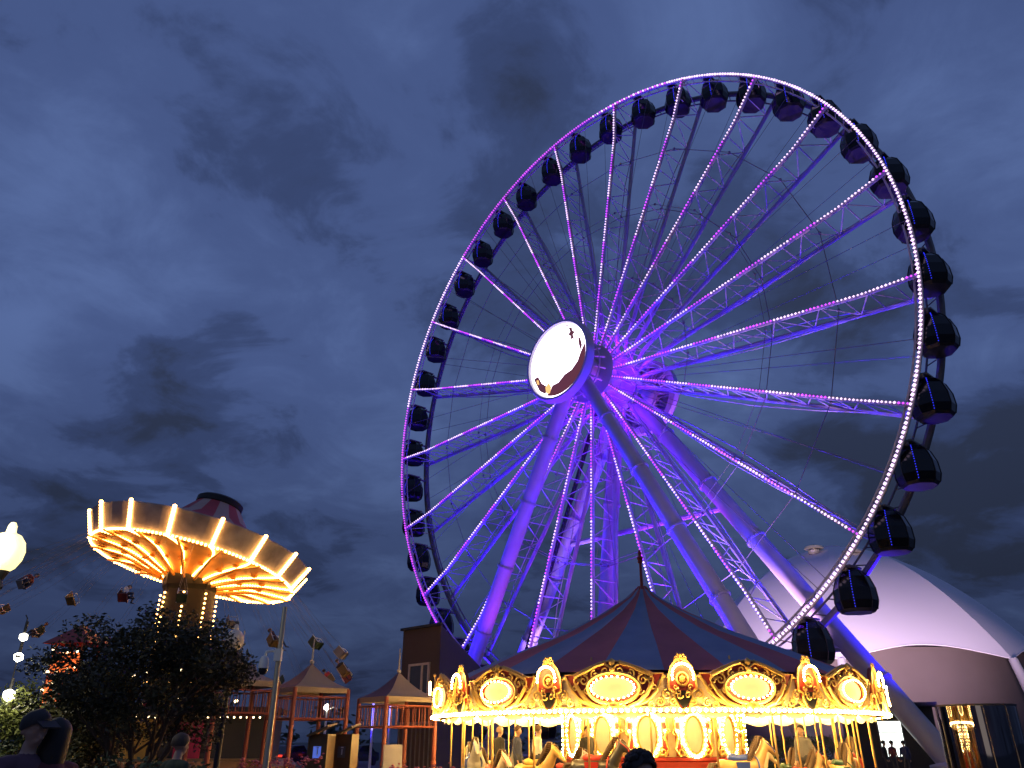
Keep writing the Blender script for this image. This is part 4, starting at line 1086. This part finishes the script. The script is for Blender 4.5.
b=MB(); b.add([(-.75,-.6,hz),(.75,-.6,hz),(.75,.6,hz),(-.75,.6,hz),(0,0,hz+.6)],[(0,1,4),(1,2,4),(2,3,4),(3,0,4)]); b.build('roof',M['dred'],t)
# far street lamps, light masts, parked cars, far trees
def mast(px,py0,Y,lab,i):
    p=at(px,py0,Y); t=empty('light_mast',(p.x,p.y,0),0,lab,'light mast','slim white masts beyond the pavilions')
    b=MB(); b.lathe([(.10,0),(.06,p.z),(0,p.z)],10); b.build('pole',M['white'],t,True)
    b=MB(); b.box((0,-.1,p.z-.9),(.12,.1,1.8)); b.build('lit_strip',MATS.setdefault('mast light',mat('mast lit strip',(.8,.8,.8),emit=(.9,.93,1),strength=.55)),t)
for i,(px,py,l) in enumerate(((359,700,'leftmost'),(374,703,'middle one'),(391,701,'rightmost'))): mast(px,py,60,l+' of the slim white lit masts between the pavilion posts',i)
p=at(327,709,55); t=empty('street_lamp',(p.x,p.y,0),0,'small white street lamp lit far off between pavilion posts','street lamp')
b=MB(); b.lathe([(.1,0),(.06,p.z),(0,p.z)],10); b.build('pole',M['white'],t); b=MB(); b.path([(0,0,p.z-.1),(.4,0,p.z+.1),(.7,0,p.z)],.05,6); b.build('arm',M['white'],t)
b=MB(); b.ball((0,-.05,p.z+.1),.22); b.build('lantern',M['star'],t)
def car_(px,Y,rz,lab,body):
    p=at(px,742,Y); t=empty('parked_car',(p.x,p.y,0),rz,lab,'car','cars parked beyond the pavilions')
    b=MB(); side=[(-2.1,.35),(-2.15,.75),(-1.95,.92),(-1.2,.98),(-.65,1.42),(.75,1.46),(1.45,1.0),(2.1,.9),(2.18,.5),(2.1,.32)]
    b.prism(side,-.85,.85); b.build('body',body,t)
    b=MB(); b.prism([(-1.05,1.0),(-.6,1.38),(.7,1.41),(1.25,1.02)],-.87,.87); b.build('window',M['glass'],t)
    for x in (-1.35,1.35):
        for y in (-.8,.8):
            b=MB(); b.T=Matrix.Translation((x,y,.33))@Matrix.Rotation(PI/2,4,'X'); b.lathe([(0,-.1),(.22,-.1),(.33,-.08),(.33,.08),(.22,.1),(0,.1)],20); b.build('wheel',M['tyre'],t)
    for y in (-.65,.65):
        b=MB(); b.box((-2.13,y,.78),(.06,.3,.14)); b.build('rear_lamp',M['rearlamp'],t)
car_(357,66,R_(70),'dark parked car beyond the two wooden stands',M['car'])
car_(289,62,R_(75),'parked car with red rear lamps beyond the navy pavilion',M['car'])
b=MB(); random.seed(21)
for i in range(150):
    x=random.uniform(-170,200); y=random.uniform(150,185); h=random.uniform(4,8.5)
    leafmesh(b,(x,y,h*.5),h*.62,46,.75)
tag(b.build('far_trees',M['farleaf']),'dark line of trees along the far horizon','tree line',kind='stuff')

# ================================================================== foreground people
def fg(key,px,py,Y,h,yaw,lab,top,hm,**k):
    p=at(px,py,Y); return person(key,(p.x,p.y,0),yaw,lab,top,hm,h=h,vox=.013,**k)
z0=at(44,712,7.0).z
fg('man',38,712,7.0,z0/1.015,R_(62),'man in dark cap and plum top embracing a woman in the foreground',CLOTH[6],M['hair'],cap=True,pit=R_(14),armR=((.30,-.22,1.12),(.16,-.46,1.22)),armL=((-.27,-.12,1.12),(-.06,-.44,1.10)))
fg('woman',60,720,7.15,z0*.955,R_(-118),'long haired woman in maroon top held by the man in cap',CLOTH[1],M['hair'],long=.30,pit=R_(-4),armR=((.28,-.2,1.2),(.10,-.44,1.36)),armL=((-.28,-.2,1.2),(-.10,-.42,1.36)))
fg('boy',181,736,11,1.76,R_(150),'person in olive jacket seen from behind below the dark tree',CLOTH[2],M['hairb'])
fg('curly',639,753,6,1.58,R_(28),'person with curly black hair passing before the carousel drum',CLOTH[1],M['hair'],curl=.25)
